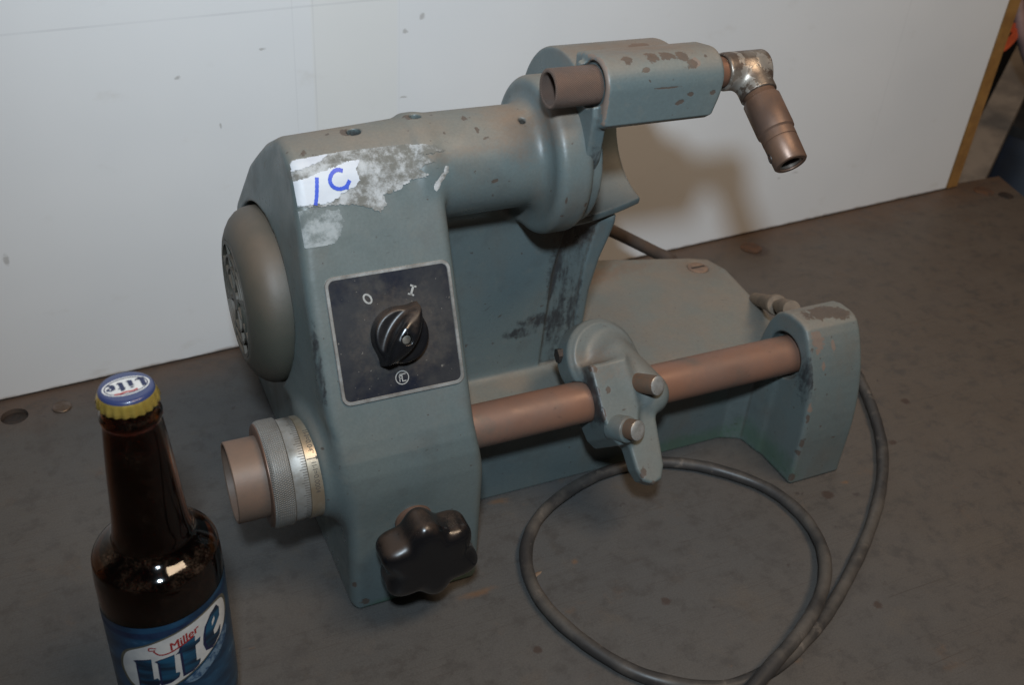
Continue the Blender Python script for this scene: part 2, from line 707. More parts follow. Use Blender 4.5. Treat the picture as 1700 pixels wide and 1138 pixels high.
def bench_mat():
    k = NT("dark_steel_sheet")
    big = k.noise(3.2, 4, .6)
    mid = k.noise(14, 6, .65)
    col = k.mix(k.ramp(big, .35, .65), (.078, .076, .075), (.088, .081, .075))
    s = k.n('ShaderNodeSeparateXYZ')
    k.put(s.inputs[0], k.P())
    wx = k.math('ADD', s.outputs[0], k.math('MULTIPLY', k.math('SUBTRACT', big, .5), .5))
    col = k.mix(k.ramp(wx, .18, .70, 0, .85), col, (.096, .074, .058))     # browner towards the right end
    col = k.mix(k.ramp(mid, .55, .78, 0, .55), col, (.045, .040, .040))
    col = k.mix(k.ramp(k.noise(26, 6, .7), .60, .78, 0, .5), col, (.135, .072, .036))
    # rust along the back edge
    wy = k.math('SUBTRACT', s.outputs[1], k.math('MULTIPLY', s.outputs[0], .0734))
    eb = k.ramp(k.math('ADD', wy, k.math('MULTIPLY', k.math('SUBTRACT', mid, .5), .06)), .665, .718)
    col = k.mix(k.math('MULTIPLY', eb, .55), col, (.10, .052, .028))
    # scratches, three directions
    sc_all = None
    for ang, sc, den in ((.9, 14, .66), (-.85, 16, .655), (.35, 10, .675), (1.5, 18, .675), (-.3, 12, .68), (2.2, 22, .67)):
        mp = k.n('ShaderNodeMapping')
        wv = k.vm('ADD', k.P(), k.vm('SCALE', k.noisec(5, 1), .012))
        k.put(mp.inputs[0], wv)
        mp.inputs['Rotation'].default_value = (0, 0, ang)
        mp.inputs['Scale'].default_value = (sc * .45, sc * 110, 1)
        f = k.ramp(k.noise(1.0, 1, .5, mp.outputs[0]), den, den + .025)
        f = k.math('MULTIPLY', f, k.ramp(k.noise(9 + sc, 3), .47, .58))
        sc_all = f if sc_all is None else k.math('MAXIMUM', sc_all, f)
    col = k.mix(k.math('MULTIPLY', sc_all, .42), col, (.038, .026, .020))
    col = k.mix(k.ramp(k.noise(58, 6, .75), .48, .66, 0, .62), col, (.052, .046, .043))
    col = k.mix(k.ramp(k.noise(21, 5, .7, k.vm('ADD', k.P(), (3.1, 1.7, 0))), .54, .70, 0, .45), col, (.105, .086, .070))
    lt = k.ramp(k.noise(330, 4, .7), .64, .72)
    col = k.mix(k.math('MULTIPLY', lt, .35), col, (.125, .118, .112))
    gr_ = k.noise(850, 2, .5)
    col = k.mix(k.ramp(gr_, .3, .7, .25, 0), col, (.03, .028, .027))
    dk = k.ramp(k.noise(75, 3, .55), .69, .74)
    col = k.mix(k.math('MULTIPLY', dk, .6), col, (.04, .03, .028))
    rs = k.ramp(k.noise(48, 3, .5, k.scalevec((1, 1.6, 1))), .725, .765)
    col = k.mix(k.math('MULTIPLY', rs, .4), col, (.17, .08, .03))
    for (cx, cy, rx, ry) in ((.243, .478, .006, .0022), (.268, .406, .0018, .002), (.59, .50, .002, .0014), (.50, .405, .003, .0012), (.196, .404, .010, .0022)):
        m = k.blob((cx, cy, 0), (rx, ry, .01), .003, 160, .8)
        col = k.mix(k.math('MULTIPLY', m, .45), col, (.17, .08, .03))
    for (cx, cy, rx) in ((.3082, .3541, .0042), (.2126, .349, .0036), (.478, .398, .006), (.57, .43, .004), (.62, .47, .005), (.44, .30, .004), (.655, .735, .018), (.575, .727, .014)):
        m = k.blob((cx, cy, 0), (rx * .75, rx * .75, .01), .003, 200, .3)
        col = k.mix(k.math('MULTIPLY', m, .7), col, (.042, .024, .018))
    k.bump(k.math('ADD', k.math('MULTIPLY', k.noise(40, 4), .5), k.math('ADD', k.math('MULTIPLY', sc_all, -.25), k.math('MULTIPLY', k.noise(600, 3), .12))), .25, .0009)
    return k.set(Base_Color=col, Roughness=k.ramp(mid, .3, .7, .42, .60), Specular_IOR_Level=.45)


bench = bpy.data.objects.new("workbench", None)
COL.objects.link(bench)
bench.location = (0.3, 0.4, 0)
tag(bench, "dark scratched steel workbench top with rusty back edge, under everything", "workbench")
M_bench = bench_mat()
outline = [(-.75, -.25), (1.02, -.25), (1.060, .737), (1.0795, .801), (.96, .800), (-.75, .680)]
hole = ellipse2d(-.0657, .6913, .0098, .0098, 0, 28)
V2, F2 = fill2d([outline, hole], .25)
TH = .012
nv = len(V2)
V = [(x, y, 0) for x, y in V2]
F = list(F2)
for lp in (outline, hole):
    o = len(V)
    V += [(x, y, 0) for x, y in lp] + [(x, y, -TH) for x, y in lp]
    m = len(lp)
    F += [(o + i, o + (i + 1) % m, o + m + (i + 1) % m, o + m + i) for i in range(m)]
me = mesh("bench_top", V, F)
bm = bmesh.new()
bm.from_mesh(me)
bmesh.ops.remove_doubles(bm, verts=bm.verts[:], dist=1e-5)
bmesh.ops.recalc_face_normals(bm, faces=bm.faces[:])
up = sum(f.normal.z for f in bm.faces if abs(f.normal.z) > .9)
if up < 0:
    bmesh.ops.reverse_faces(bm, faces=bm.faces[:])
bm.to_mesh(me)
bm.free()
for v in me.vertices:
    v.co -= Vector(bench.location)
bt = link("bench_top", me, M_bench, bench)
# the material works in world-like metres: shift its coordinates back
for nd in M_bench.node_tree.nodes:
    if nd.type == 'TEX_COORD':
        sh = M_bench.node_tree.nodes.new('ShaderNodeVectorMath')
        sh.operation = 'ADD'
        sh.inputs[1].default_value = tuple(bench.location)
        outs = [l.to_socket for l in M_bench.node_tree.links if l.from_node == nd]
        for t_ in outs:
            M_bench.node_tree.links.new(sh.outputs[0], t_)
        M_bench.node_tree.links.new(nd.outputs['Object'], sh.inputs[0])
M_bolt = simple("worn_bolt_steel", (.16, .13, .115), (.10, .07, .05), 120, (.35, .6), .55)
M_boltrust = simple("rusted_bolt_steel", (.13, .065, .035), (.07, .045, .035), 120, (.5, .75), .2)
M_dark = simple("dark_grimy_steel", (.016, .014, .013), (.035, .022, .017), 150, (.5, .8), .1)


def bolt(x, y, r, hgt, mat, name="bolt_head"):
    pr = [(-.004, r * .98), (hgt * .55, r), (hgt * .9, r * .93), (hgt, r * .8), (hgt * 1.02, 0)]
    return obj(name, lathe(pr, (x, y, 0), (0, 0, 1), 30), mat, bench)


bolt(-.0321, .6912, .0072, .0016, M_bolt)
bolt(.6528, .740, .0115, .0010, M_boltrust)
bolt(1.0232, .772, .0120, .0012, M_boltrust)
bolt(1.0421, .7543, .0090, .0010, M_dark)
obj("bolt_head", lathe([(-.0045, .0097), (-.0035, .0092), (-.003, .006), (-.0032, 0)], (-.0657, .6913, 0), (0, 0, 1), 28), M_dark, bench)
M_frame = simple("bench_frame_steel", (.05, .045, .042), (.08, .05, .035), 30, (.5, .7), .2)
for (lx, ly) in ((-.70, -.2), (.96, -.2), (.98, .72), (-.70, .60)):
    obj("bench_leg", box((lx - .03, ly - .03, -.86), (lx + .03, ly + .03, -TH - .0005), .003), M_frame, bench)

# ------------------------------------------------------------------ white panel behind
board = bpy.data.objects.new("white_panel", None)
COL.objects.link(board)
ang = math.atan2(wdir.y, wdir.x)
board.location = w0
board.rotation_euler = (0, 0, ang)
tag(board, "large white painted panel with brown raw edge, standing behind the grinder", "panel")


def board_mat():
    k = NT("scuffed_white_board")
    col = k.mix(k.ramp(k.noise(4, 3), .35, .65), (.66, .665, .675), (.70, .70, .705))
    sp = k.n('ShaderNodeSeparateXYZ')
    k.put(sp.inputs[0], k.P())
    x, z = sp.outputs[0], sp.outputs[2]
    # faint yellowed tape band, drawn lines and joints
    band = k.math('MULTIPLY', k.ramp(x, .262, .264), k.ramp(x, .33, .333, 1, 0))
    col = k.mix(k.math('MULTIPLY', band, .35), col, (.66, .645, .60))

    def line(c, v, w, amt, colr=(.42, .42, .44)):
        nonlocal col
        d = k.math('ABSOLUTE', k.math('SUBTRACT', v, c))
        m = k.math('MULTIPLY', k.ramp(d, w * .5, w, 1, 0), amt)
        m = k.math('MULTIPLY', m, k.ramp(k.noise(12, 3), .3, .6, .3, 1))
        col = k.mix(m, col, colr)
    line(.2645, x, .0009, .25)
    line(.249, x, .0007, .16)
    line(.333, x, .0006, .14)
    line(.90, x, .0009, .2)
    line(.2795, k.math('ADD', z, k.math('MULTIPLY', x, -.013)), .0010, .28)
    # scattered nicks and smears
    f = k.noise(22, 4, .6, k.scalevec((1, 1, 1.7)))
    col = k.mix(k.ramp(f, .60, .80, 0, .36), col, (.50, .47, .43))
    f = k.ramp(k.noise(95, 4, .6, k.scalevec((1, 1, 2.0))), .755, .80)
    col = k.mix(k.math('MULTIPLY', f, .5), col, (.33, .30, .27))
    for cx, cz, rx, rz in BOARD_MARKS:
        m = k.blob((cx, 0, cz), (rx * .7, .02, rz * .7), .003, 220, .5)
        col = k.mix(k.math('MULTIPLY', m, .55), col, (.28, .26, .24))
    # grime where it meets the bench
    g = k.math('ADD', z, k.math('MULTIPLY', k.math('SUBTRACT', k.noise(60, 4), .5), .006))
    col = k.mix(k.ramp(g, .0005, .0045, .85, 0), col, (.20, .15, .11))
    k.bump(k.math('ADD', k.math('MULTIPLY', k.noise(8, 2), 2.0), k.math('MULTIPLY', k.noise(180, 4), .12)), .12, .002)
    return k.set(Base_Color=col, Roughness=.48, Specular_IOR_Level=.4)


BOARD_MARKS = [(.032, .245, .004, .0022), (.163, .240, .0025, .002), (.225, .255, .003, .0015), (.028, .12, .0025, .006), (.337, .205, .004, .0012),
               (.352, .268, .003, .003), (.338, .258, .003, .002), (.248, .135, .002, .0035), (.19, .20, .001, .0025), (.245, .165, .0015, .0015),
               (.622, .155, .004, .0008), (.795, .065, .005, .0012), (.772, .062, .003, .001)]
obj("board_face", box((-.55, .0, .0015), (1.0565, .018, .92), .0006, 1), board_mat(), None).parent = board
M_edge = simple("raw_brown_edge", (.30, .155, .045), (.22, .11, .035), 40, (.5, .7), 0, .2, 200)
es = obj("edge_strip", box((1.0566, -.0012, .0012), (1.0756, .018, .92), .0008, 1), M_edge, None)
es.parent = board

# ------------------------------------------------------------------ the grinder: castings
G = bpy.data.objects.new("tool_grinder", None)
COL.objects.link(G)
G.location = ROOT
tag(G, "old grey-green bench tool grinder with rusty rod, black knobs and torn paper sticker", "grinder")

AX_ROD = (.457, .094)
AX_SP = (.518, .248)
AX_MO = (.540, .166)
AX_GD = (.5375, .254)
AX_ARM = (.481, .3054)

def arc(cy, cz, r_, a0, a1, n=12):
    return [(cy + r_ * math.cos(math.radians(a0 + (a1 - a0) * i / n)), cz + r_ * math.sin(math.radians(a0 + (a1 - a0) * i / n))) for i in range(n + 1)]


PILLAR = ([(.418, 0), (.418, .080), (.4182, .095), (.4192, .108), (.4215, .1185), (.4255, .1285)] + arc(.5185, .2493, .0314, 154, 62, 14) +
          [(.549, .2665), (.575, .240), (.598, .205), (.612, .17), (.62, .10), (.66, .065), (.683, .03), (.683, 0)])
WEB = [(.19, .03), (.329, .03), (.329, .095), (.331, .13), (.336, .155), (.342, .172), (.345, .182), (.345, .188), (.30, .192), (.19, .225)]
BASE = [(.120, .483), (.437, .483), (.4535, .476), (.458, .46), (.504, .46), (.506, .49), (.5085, .53), (.5165, .60), (.518, .612), (.512, .633), (.497, .6405),
        (.414, .663), (.12, .688)]
FOOT = ([(.418, 0), (.418, .040)] + [((1 - t) ** 2 * .418 + 2 * t * (1 - t) * .4190 + t * t * .4385, (1 - t) ** 2 * .040 + 2 * t * (1 - t) * .0880 + t * t * .1190) for t in (.1, .2, .3, .4, .5, .6, .7, .8, .9, 1)] +
        [(.4425, .1243), (.447, .1268), (.452, .1275), (.462, .1272), (.469, .1248), (.4755, .1195), (.481, .110), (.4855, .095), (.491, .06), (.497, 0)])
HOLES = [(.1535, .517, .0040), (.1905, .519, .0036), (.2525, .505, .0022)]


def F_body(x, y, z):
    pr = poly_sd(y, z + np.clip(.205 - x, 0, .1) * .068 * np.clip((z - .235) / .04, 0, 1), PILLAR)
    sm = np.clip((z - .085) / .045, 0, 1)
    sm = sm * sm * (3 - 2 * sm)
    # upper housing with its slanted left end, lower pillar a touch wider
    xf = .1092 + .5 * np.maximum(.165 - z, 0) ** 2 / .0145 * .04 + np.maximum(.140 - z, 0) * .10 + np.maximum(z - .215, 0) * .055
    sd = np.clip((y - (.436 + .4835 * (z - .1505))) / .085, 0, 1)
    sd = sd * sd * (3 - 2 * sd)
    upper = smax(ext2(pr, x, .05, .1972, .0065), (xf - (xf - np.minimum(.0984 + np.maximum(z - .200, 0) * .155, xf)) * sd - x) * .97, .007)
    upper = smax(upper, .116 - z, .014)
    lower = ext2(pr, x - .0052 * (1 - sm), .1113, .1972, .0065)
    d = np.minimum(upper, lower)
    boss = cylx(x, y, z, AX_ROD[0], AX_ROD[1], .0318, .1045, .16, .002)
    d = smin(d, boss, .016)
    bar = cylx(x, y, z, AX_SP[0] + .0005, AX_SP[1] + .0013, .0313, .185, .27, .002)
    web = ext2(poly_sd(x, z, WEB), y, .5315, .625, .004)
    bw = smin(bar, web, .034)
    d = smin(d, bw, .006)
    ring = cylx(x, y, z, AX_SP[0], AX_SP[1], .0488, .2630, .2865, .006)
    d = smin(d, ring, .009)
    mount = cylx(x, y, z, AX_SP[0] + .004, AX_SP[1], .0462, .28, .2945, .0015)
    d = np.minimum(d, mount)
    base = ext2(poly_sd(x, y, BASE), z, -.002, .070, .0035)
    d = smin(d, base, .007)
    foot = ext2(poly_sd(y, z, FOOT), x, .4565, .5045, .003)
    d = smin(d, foot, .008)
    # bores and recesses
    d = smax(d, -cylx(x, y, z, AX_ROD[0], AX_ROD[1], .0178, .44, .4645, .0008), .001)
    d = smax(d, -cylx(x, y, z, AX_MO[0], AX_MO[1], .0578, .06, .114, .001), .0015)
    d = smax(d, -sbox(x, y, z, (.10, .505, .088), (.1085, .516, .125), .001), .001)
    sl = ext2(poly_sd(x, z, [(.2945, .0722), (.3225, .0722), (.321, .12), (.324, .155), (.33, .185), (.305, .187), (.298, .15)]), y, .52, .5330, .0005)
    d = smax(d, -sl, .0008)
    for hx, hy, hr in HOLES:
        d = smax(d, -cyl_dir(x, y, z, (hx, hy, AX_SP[1] + .0312), (0, (hy - AX_SP[0]) / .0312 * .8, 1), hr, -.009, .006, .0004), .0008)
    d = smax(d, -cyl_dir(x, y, z, (.4945, .6225, .070), (0, 0, 1), .0098, -.0012, .01, .0005), .001)
    return smax(d, -z, .0005)


chips_body = [((.4605, .430, .1145), (.004, .006, .006), .006), ((.458, .419, .086), (.0022, .005, .006), .004), ((.458, .418, .062), (.002, .004, .005), .003),
              ((.458, .418, .040), (.0022, .004, .0045), .003), ((.4575, .418, .031), (.002, .004, .003), .003), ((.458, .418, .006), (.003, .004, .004), .003),
              ((.480, .455, .1275), (.019, .010, .004), .008), ((.492, .450, .127), (.010, .007, .004), .006),
              ((.1205, .505, .278), (.004, .006, .006), .006), ((.148, .517, .279), (.0045, .006, .005), .004), ((.186, .519, .279), (.003, .005, .004), .003),
              ((.218, .512, .278), (.004, .0035, .004), .006), ((.2275, .4985, .270), (.004, .0022, .004), .004), ((.2225, .503, .274), (.002, .003, .004), .003),
              ((.229, .486, .250), (.0022, .004, .0015), .003), ((.2825, .4705, .234), (.0016, .006, .0026), .003), ((.2835, .471, .226), (.0012, .006, .005), .003),
              ((.2680, .4712, .240), (.0008, .006, .003), .001), ((.268, .4705, .228), (.0016, .005, .0012), .002), ((.2835, .475, .219), (.0012, .006, .0016), .003),
              ((.4945, .6225, .069), (.006, .004, .004), .004), ((.125, .4195, .006), (.004, .003, .004), .004), ((.118, .4195, .022), (.002, .003, .003), .003),
              ((.472, .418, .052), (.0012, .004, .001), .001), ((.488, .418, .038), (.0022, .004, .0008), .002), ((.47, .424, .094), (.0011, .004, .001), .001)]
rust_body = [((.155, .4955, .267), (.055, .006, .0035), .012), ((.2465, .498, .276), (.012, .02, .014), .012), ((.262, .488, .286), (.016, .014, .012), .010),
             ((.276, .473, .203), (.010, .012, .010), .010), ((.31, .55, .178), (.02, .03, .008), .01), ((.47, .462, .119), (.012, .014, .006), .006),
             ((.4945, .6225, .070), (.0175, .0175, .003), .003), ((.40, .64, .071), (.05, .012, .002), .02), ((.23, .50, .077), (.03, .02, .003), .01)]
oil_shade_body = [((.1535, .517, .272), (.0046, .0046, .009), .0005), ((.1905, .519, .272), (.0042, .0042, .009), .0005), ((.304, .535, .135), (.0085, .008, .06), .007), ((.318, .535, .12), (.0045, .008, .052), .005), ((.29, .535, .112), (.018, .006, .006), .010),  # first two spots paint shade into the top holes
            ((.276, .535, .105), (.014, .006, .004), .008), ((.312, .536, .178), (.016, .01, .010), .006), ((.4575, .428, .092), (.0018, .012, .018), .002),  # second spot darkens the column below the flange
            ((.1105, .447, .172), (.0016, .016, .022), .002)]
primer_body = [((.4645, .4405, .113), (.006, .008, .010), .008), ((.4785, .4355, .1115), (.0018, .005, .0042), .002), ((.4685, .428, .100), (.0016, .004, .0036), .002),
               ((.459, .418, .071), (.0026, .004, .006), .003), ((.2000, .479, .2385), (.0034, .006, .0062), .0025)]
green_body = [((.405, .483, .004), (.045, .006, .008), .006), ((.452, .45, .010), (.012, .035, .012), .008), ((.183, .418, .002), (.02, .004, .006), .003), ((.14, .418, .001), (.014, .003, .003), .002)]
M_body = paint("grey_green_machine_paint", chips_body, rust_body, oil_shade_body, primer_body, green_body, .85, 1.0)
body = sdf_obj("casting", F_body, (.09, .405, -.004), (.53, .70, .315), .00135, M_body, G)

# ---- wheel guard
GUARD_ANG = math.radians(-88)


def F_guard(x, y, z):
    yc, zc = AX_GD
    r = np.hypot(y - yc, z - np.clip(z, zc - .012, zc))
    shell = ext2(np.abs(r - .0495) - .0027, x, .292, .3675, .002)
    side = cylx(x, y, z, yc, zc, .0522, .2915, .297, .002)
    # opening to the front and below: the back of the shell ends in a slanted lower lip
    sl = np.maximum(y - (yc + .003 - (.3675 - x) * .40), z - zc - .034)
    d = smax(shell, -sl, .0015)
    return np.minimum(d, smax(side, -np.maximum(z - (zc - .03), y - (yc + .01)), .001))


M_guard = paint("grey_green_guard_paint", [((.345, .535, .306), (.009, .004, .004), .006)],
                [((.34, .535, .306), (.05, .018, .006), .02), ((.305, .55, .205), (.012, .03, .012), .01)], [], [], [], .7, .8)
guard = sdf_obj("wheel_guard", F_guard, (.286, .478, .182), (.376, .596, .312), .0012, M_guard, G)

# ---- arm block
ARMP = [(.4645, .2865), (.468, .2835), (.500, .2835), (.503, .29), (.506, .316), (.497, .3195)] + arc(.481, .3054, .0165, 80, 180, 14)


def F_arm(x, y, z):
    d = ext2(poly_sd(y, z, ARMP), x, .2835, .3625, .0028)
    pl = (x - .3625) * .955 - (z - .301) * .30                     # slanted right end
    d = smax(d, pl, .003)
    lug = ext2(poly_sd(y, z, [(.470, .29), (.473, .262), (.485, .235), (.50, .235), (.505, .30), (.495, .315), (.475, .312)]), x, .2795, .2895, .0015)
    d = smin(d, lug, .003)
    return smax(d, -cylx(x, y, z, AX_ARM[0], AX_ARM[1], .0132, .27, .2855, .0003), .0006)


arm_chips = [((.300, .474, .3205), (.004, .004, .003), .005), ((.316, .475, .3208), (.006, .005, .0035), .007), ((.326, .474, .3208), (.0065, .005, .003), .007),
             ((.336, .4735, .3205), (.005, .005, .004), .006), ((.34, .470, .3165), (.004, .004, .004), .005), ((.309, .469, .316), (.004, .003, .0018), .004),
             ((.3395, .4645, .3005), (.0026, .004, .002), .003), ((.333, .4645, .2965), (.004, .004, .0018), .004), ((.3545, .4645, .300), (.0026, .004, .002), .002),
             ((.322, .4645, .306), (.011, .003, .0006), .002), ((.351, .472, .320), (.0016, .003, .001), .001)]
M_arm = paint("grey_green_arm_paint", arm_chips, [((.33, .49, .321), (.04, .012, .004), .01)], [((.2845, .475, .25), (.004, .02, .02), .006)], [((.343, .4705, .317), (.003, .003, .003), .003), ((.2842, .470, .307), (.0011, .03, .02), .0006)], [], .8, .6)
arm = sdf_obj("arm_block", F_arm, (.277, .462, .23), (.366, .509, .325), .0009, M_arm, G)

# ------------------------------------------------------------------ metals
def knurled(name, a, b, ax, ctr, pitch_deg=4.5, lead=60, metal=.3, rough=(.4, .6)):
    """diamond knurl as fine relief: two crossed helices round an X axis through ctr (grinder coordinates)"""
    k = NT(name)
    s = k.n('ShaderNodeSeparateXYZ')
    k.put(s.inputs[0], k.vm('SUBTRACT', k.P(), ctr))
    th = k.math('ARCTAN2', s.outputs[2], s.outputs[1])
    n_ = 360.0 / pitch_deg
    A = k.math('SINE', k.math('ADD', k.math('MULTIPLY', th, n_), k.math('MULTIPLY', s.outputs[0], lead * 100)))
    B = k.math('SINE', k.math('SUBTRACT', k.math('MULTIPLY', th, n_), k.math('MULTIPLY', s.outputs[0], lead * 100)))
    hgt = k.math('MINIMUM', k.ramp(A, -1, .6), k.ramp(B, -1, .6))
    f = k.ramp(k.noise(55, 5, .6), .35, .65)
    col = k.mix(f, a, b)
    col = k.mix(k.math('MULTIPLY', k.ramp(hgt, .1, .6, 1, 0), .55), col, tuple(c * .35 for c in a))
    k.bump(hgt, .8, .0005)
    return k.set(Base_Color=col, Roughness=k.ramp(k.noise(40, 4), .3, .7, *rough), Metallic=metal)


M_rod = simple("rusty_brown_steel", (.30, .165, .115), (.24, .145, .105), 22, (.42, .6), .15, .12, 400)


def rodmat():
    k = NT("rust_filmed_rod")
    col = k.mix(k.ramp(k.noise(20, 5, .6), .35, .65), (.210, .104, .067), (.170, .096, .070))
    col = k.mix(k.ramp(k.noise(38, 4, .6), .50, .75, 0, .8), col, (.105, .085, .070))
    col = k.mix(k.ramp(k.noise(140, 3), .66, .74, 0, .5), col, (.10, .06, .045))
    k.bump(k.noise(500, 3), .12, .0005)
    return k.set(Base_Color=col, Roughness=k.ramp(k.noise(30, 4), .3, .7, .38, .62), Metallic=.15)


M_rod = rodmat()
M_alu = simple("dull_aluminium", (.33, .325, .31), (.24, .225, .20), 90, (.40, .55), .5, .08, 600)
M_sleeve = simple("brown_sleeve", (.150, .105, .080), (.195, .122, .088), 25, (.5, .7), .1, .12, 500)
M_inside = simple("grille_shade_black", (.012, .011, .010), (.02, .016, .013), 60, (.6, .8), .1)  # near-black that stands in for shade behind the grille

obj("slide_rod", lathe([(.19, 0), (.19, .01424), (.468, .01424), (.468, 0)], (0, AX_ROD[0], AX_ROD[1]), (1, 0, 0), 64), M_rod, G)

# depth dial on the left end of the rod: hollow sleeve, knurled ring, graduated ring, index ring
def hollow(x0, x1, ro, ri, depth, ch=.0005):
    return [(x0 + depth, 0), (x0 + depth, ri), (x0 + ch, ri), (x0, ri + ch), (x0, ro - ch), (x0 + ch, ro), (x1, ro)]


sl_ = lathe(hollow(.0565, .0835, .0244, .0222, .024), (0, *AX_ROD), (1, 0, 0), 72)
dial = obj("dial_sleeve", sl_, M_sleeve, G)
M_kn1 = knurled("knurled_grey_ring", (.30, .295, .28), (.23, .215, .195), 0, L(0, *AX_ROD), 2.5, 26, .4, (.4, .55))
M_cop = simple("copper_brown_rim", (.17, .095, .066), (.12, .075, .055), 50, (.4, .6), .3)
kr = obj("knurled_ring", lathe([(.0755, .0245), (.0757, .0312), (.0767, .0322), (.0785, .0326), (.0870, .0326), (.0878, .0318), (.0880, .030)], (0, *AX_ROD), (1, 0, 0), 96), M_kn1, G)
obj("rim", lathe([(.0748, .0244), (.0748, .0305), (.0753, .0312), (.0762, .0313), (.0768, .0322)], (0, *AX_ROD), (1, 0, 0), 96), M_cop, kr)
gr = obj("graduated_ring", lathe([(.0878, .0305), (.0883, .0309), (.0966, .0309), (.0969, .0303)], (0, *AX_ROD), (1, 0, 0), 96), M_alu, G)
M_alu2 = simple("tarnished_aluminium", (.38, .34, .27), (.30, .24, .17), 60, (.32, .48), .6, .06, 600)
ir = obj("index_ring", lathe([(.0968, .0303), (.0971, .0311), (.1052, .0311), (.1056, .0305), (.108, .0305)], (0, *AX_ROD), (1, 0, 0), 96), M_alu2, G)
M_mark = simple("dark_engraving", (.045, .04, .036), (.07, .06, .05), 200, (.6, .7))


def ring_pt(xa, th, rr):          # th: 0 = towards the viewer's side of the ring, positive = up
    e = math.radians(180 - 42) - th
    return (xa, AX_ROD[0] + rr * math.cos(e), AX_ROD[1] + rr * math.sin(e))


bars = []
for i in range(-34, 35):
    th = math.radians(i * 2.9 - 4)
    ln = .0042 if i % 5 == 0 else .0028
    hw = math.radians(.32)
    q = [ring_pt(.0966, th - hw, .03098), ring_pt(.0966, th + hw, .03098), ring_pt(.0966 - ln, th + hw, .03098), ring_pt(.0966 - ln, th - hw, .03098)]
    bars.append((q, [(0, 1, 2, 3)]))
gm = obj("graduation_marks", add(*bars), M_mark, gr, flat=True)
gm['kind'] = 'stuff'


def ring_text(s, th_c, size):
    V2, F2 = text2d(s, size, .0012)
    return [ring_pt(.1009 + v, th_c - u / .0311, .03118) for u, v in V2], F2


th0 = .10
idx = [([ring_pt(.0975, th0 - .009, .03118), ring_pt(.0975, th0 + .009, .03118), ring_pt(.1038, th0 + .009, .03118), ring_pt(.1038, th0 - .009, .03118)], [(0, 1, 2, 3)]),
       ([ring_pt(.1028, th0 - .03, .03119), ring_pt(.1028, th0 + .03, .03119), ring_pt(.1038, th0 + .03, .03119), ring_pt(.1038, th0 - .03, .03119)], [(0, 1, 2, 3)])]
obj("index_marking", add(ring_text("1I-I=0.04\"", th0 + .36, .0042), ring_text("1I-I=0.0004", th0 - .36, .0042), *idx), M_mark, ir, flat=True)

# ---- knurled knob on the arm and its pipework
M_kn2 = knurled("knurled_rust_knob", (.175, .105, .076), (.135, .092, .073), 0, L(0, *AX_ARM), 6.0, 45, .2, (.45, .6))
obj("knurled_knob", lathe(hollow(.2547, .2842, .0112, .0088, .012, .0006), (0, *AX_ARM), (1, 0, 0), 64), M_kn2, G)
M_copper = simple("rusty_copper_pipe", (.19, .085, .048), (.14, .075, .05), 45, (.35, .55), .35, .1, 400)


def soldermat():
    k = NT("soldered_elbow")
    f = k.noise(70, 5, .65)
    col = k.mix(k.ramp(f, .35, .62), (.21, .17, .135), (.10, .07, .053))
    s = k.ramp(k.noise(110, 4, .6), .50, .56)
    col = k.mix(k.math('MULTIPLY', s, .8), col, (.33, .29, .25))
    k.bump(k.math('ADD', f, k.math('MULTIPLY', s, .3)), .35, .0008)
    return k.set(Base_Color=col, Roughness=k.ramp(f, .3, .7, .3, .55), Metallic=.55)


M_solder = soldermat()
XE = .3897
LD = Vector((0, -.836, -.549)).normalized()
obj("pipe", lathe([(.35, 0), (.35, .0092), (.374, .0092), (.374, 0)], (0, *AX_ARM), (1, 0, 0), 40), M_copper, G)


def F_elbow(x, y, z):
    b = (XE, AX_ARM[0], AX_ARM[1])
    d = cylx(x, y, z, AX_ARM[0], AX_ARM[1], .0114, .3705, .4012, .0018)
    leg = cyl_dir(x, y, z, b, tuple(LD), .0113, .0, .0190, .0006)
    d = smin(d, leg, .004)
    d = smax(d, -cylx(x, y, z, AX_ARM[0], AX_ARM[1], .0095, .36, .373, .0003), .0004)
    return d


sdf_obj("elbow_pipe", F_elbow, (.368, .452, .278), (.404, .496, .32), .0006, M_solder, G)
lb = (XE, AX_ARM[0], AX_ARM[1])
M_bronze = simple("brown_bronze_nozzle", (.160, .088, .056), (.115, .070, .052), 45, (.32, .5), .35, .1, 500)
nz_ = obj("coolant_nozzle", lathe([(.0165, .0098), (.0215, .0100), (.0222, .0106), (.0232, .0114), (.0435, .0114), (.0455, .0112), (.0462, .0104), (.0466, .0101), (.0468, .0104),
                                   (.0516, .0104), (.0519, .0099), (.0524, .0099), (.0527, .0103), (.0672, .0100), (.0680, .0093), (.0680, .0072), (.0665, .0070), (.055, .0070), (.055, 0)], lb, LD, 56), M_bronze, G)
obj("nozzle_insert", lathe([(.0660, .00705), (.0673, .0069), (.0673, .0056), (.057, .0054), (.057, 0)], lb, LD, 40), simple("pale_nozzle_insert", (.22, .19, .16), (.15, .12, .10), 80, (.35, .5), .6), nz_)
crossd = Vector((-1, .25, -.35)).normalized()
hc = Vector(lb) + LD * .0605 + (crossd - LD * crossd.dot(LD)).normalized() * .0096
obj("cross_hole", lathe([(-.001, 0), (-.001, .0020), (.0006, .0022), (.0007, .0029), (-.0006, .0031)], hc, (crossd - LD * crossd.dot(LD)), 24), M_dark, nz_)

# ------------------------------------------------------------------ motor fan cover
M_fan = simple("dusty_olive_motor_cover", (.115, .105, .085), (.165, .125, .09), 28, (.5, .7), .05, .15, 300)


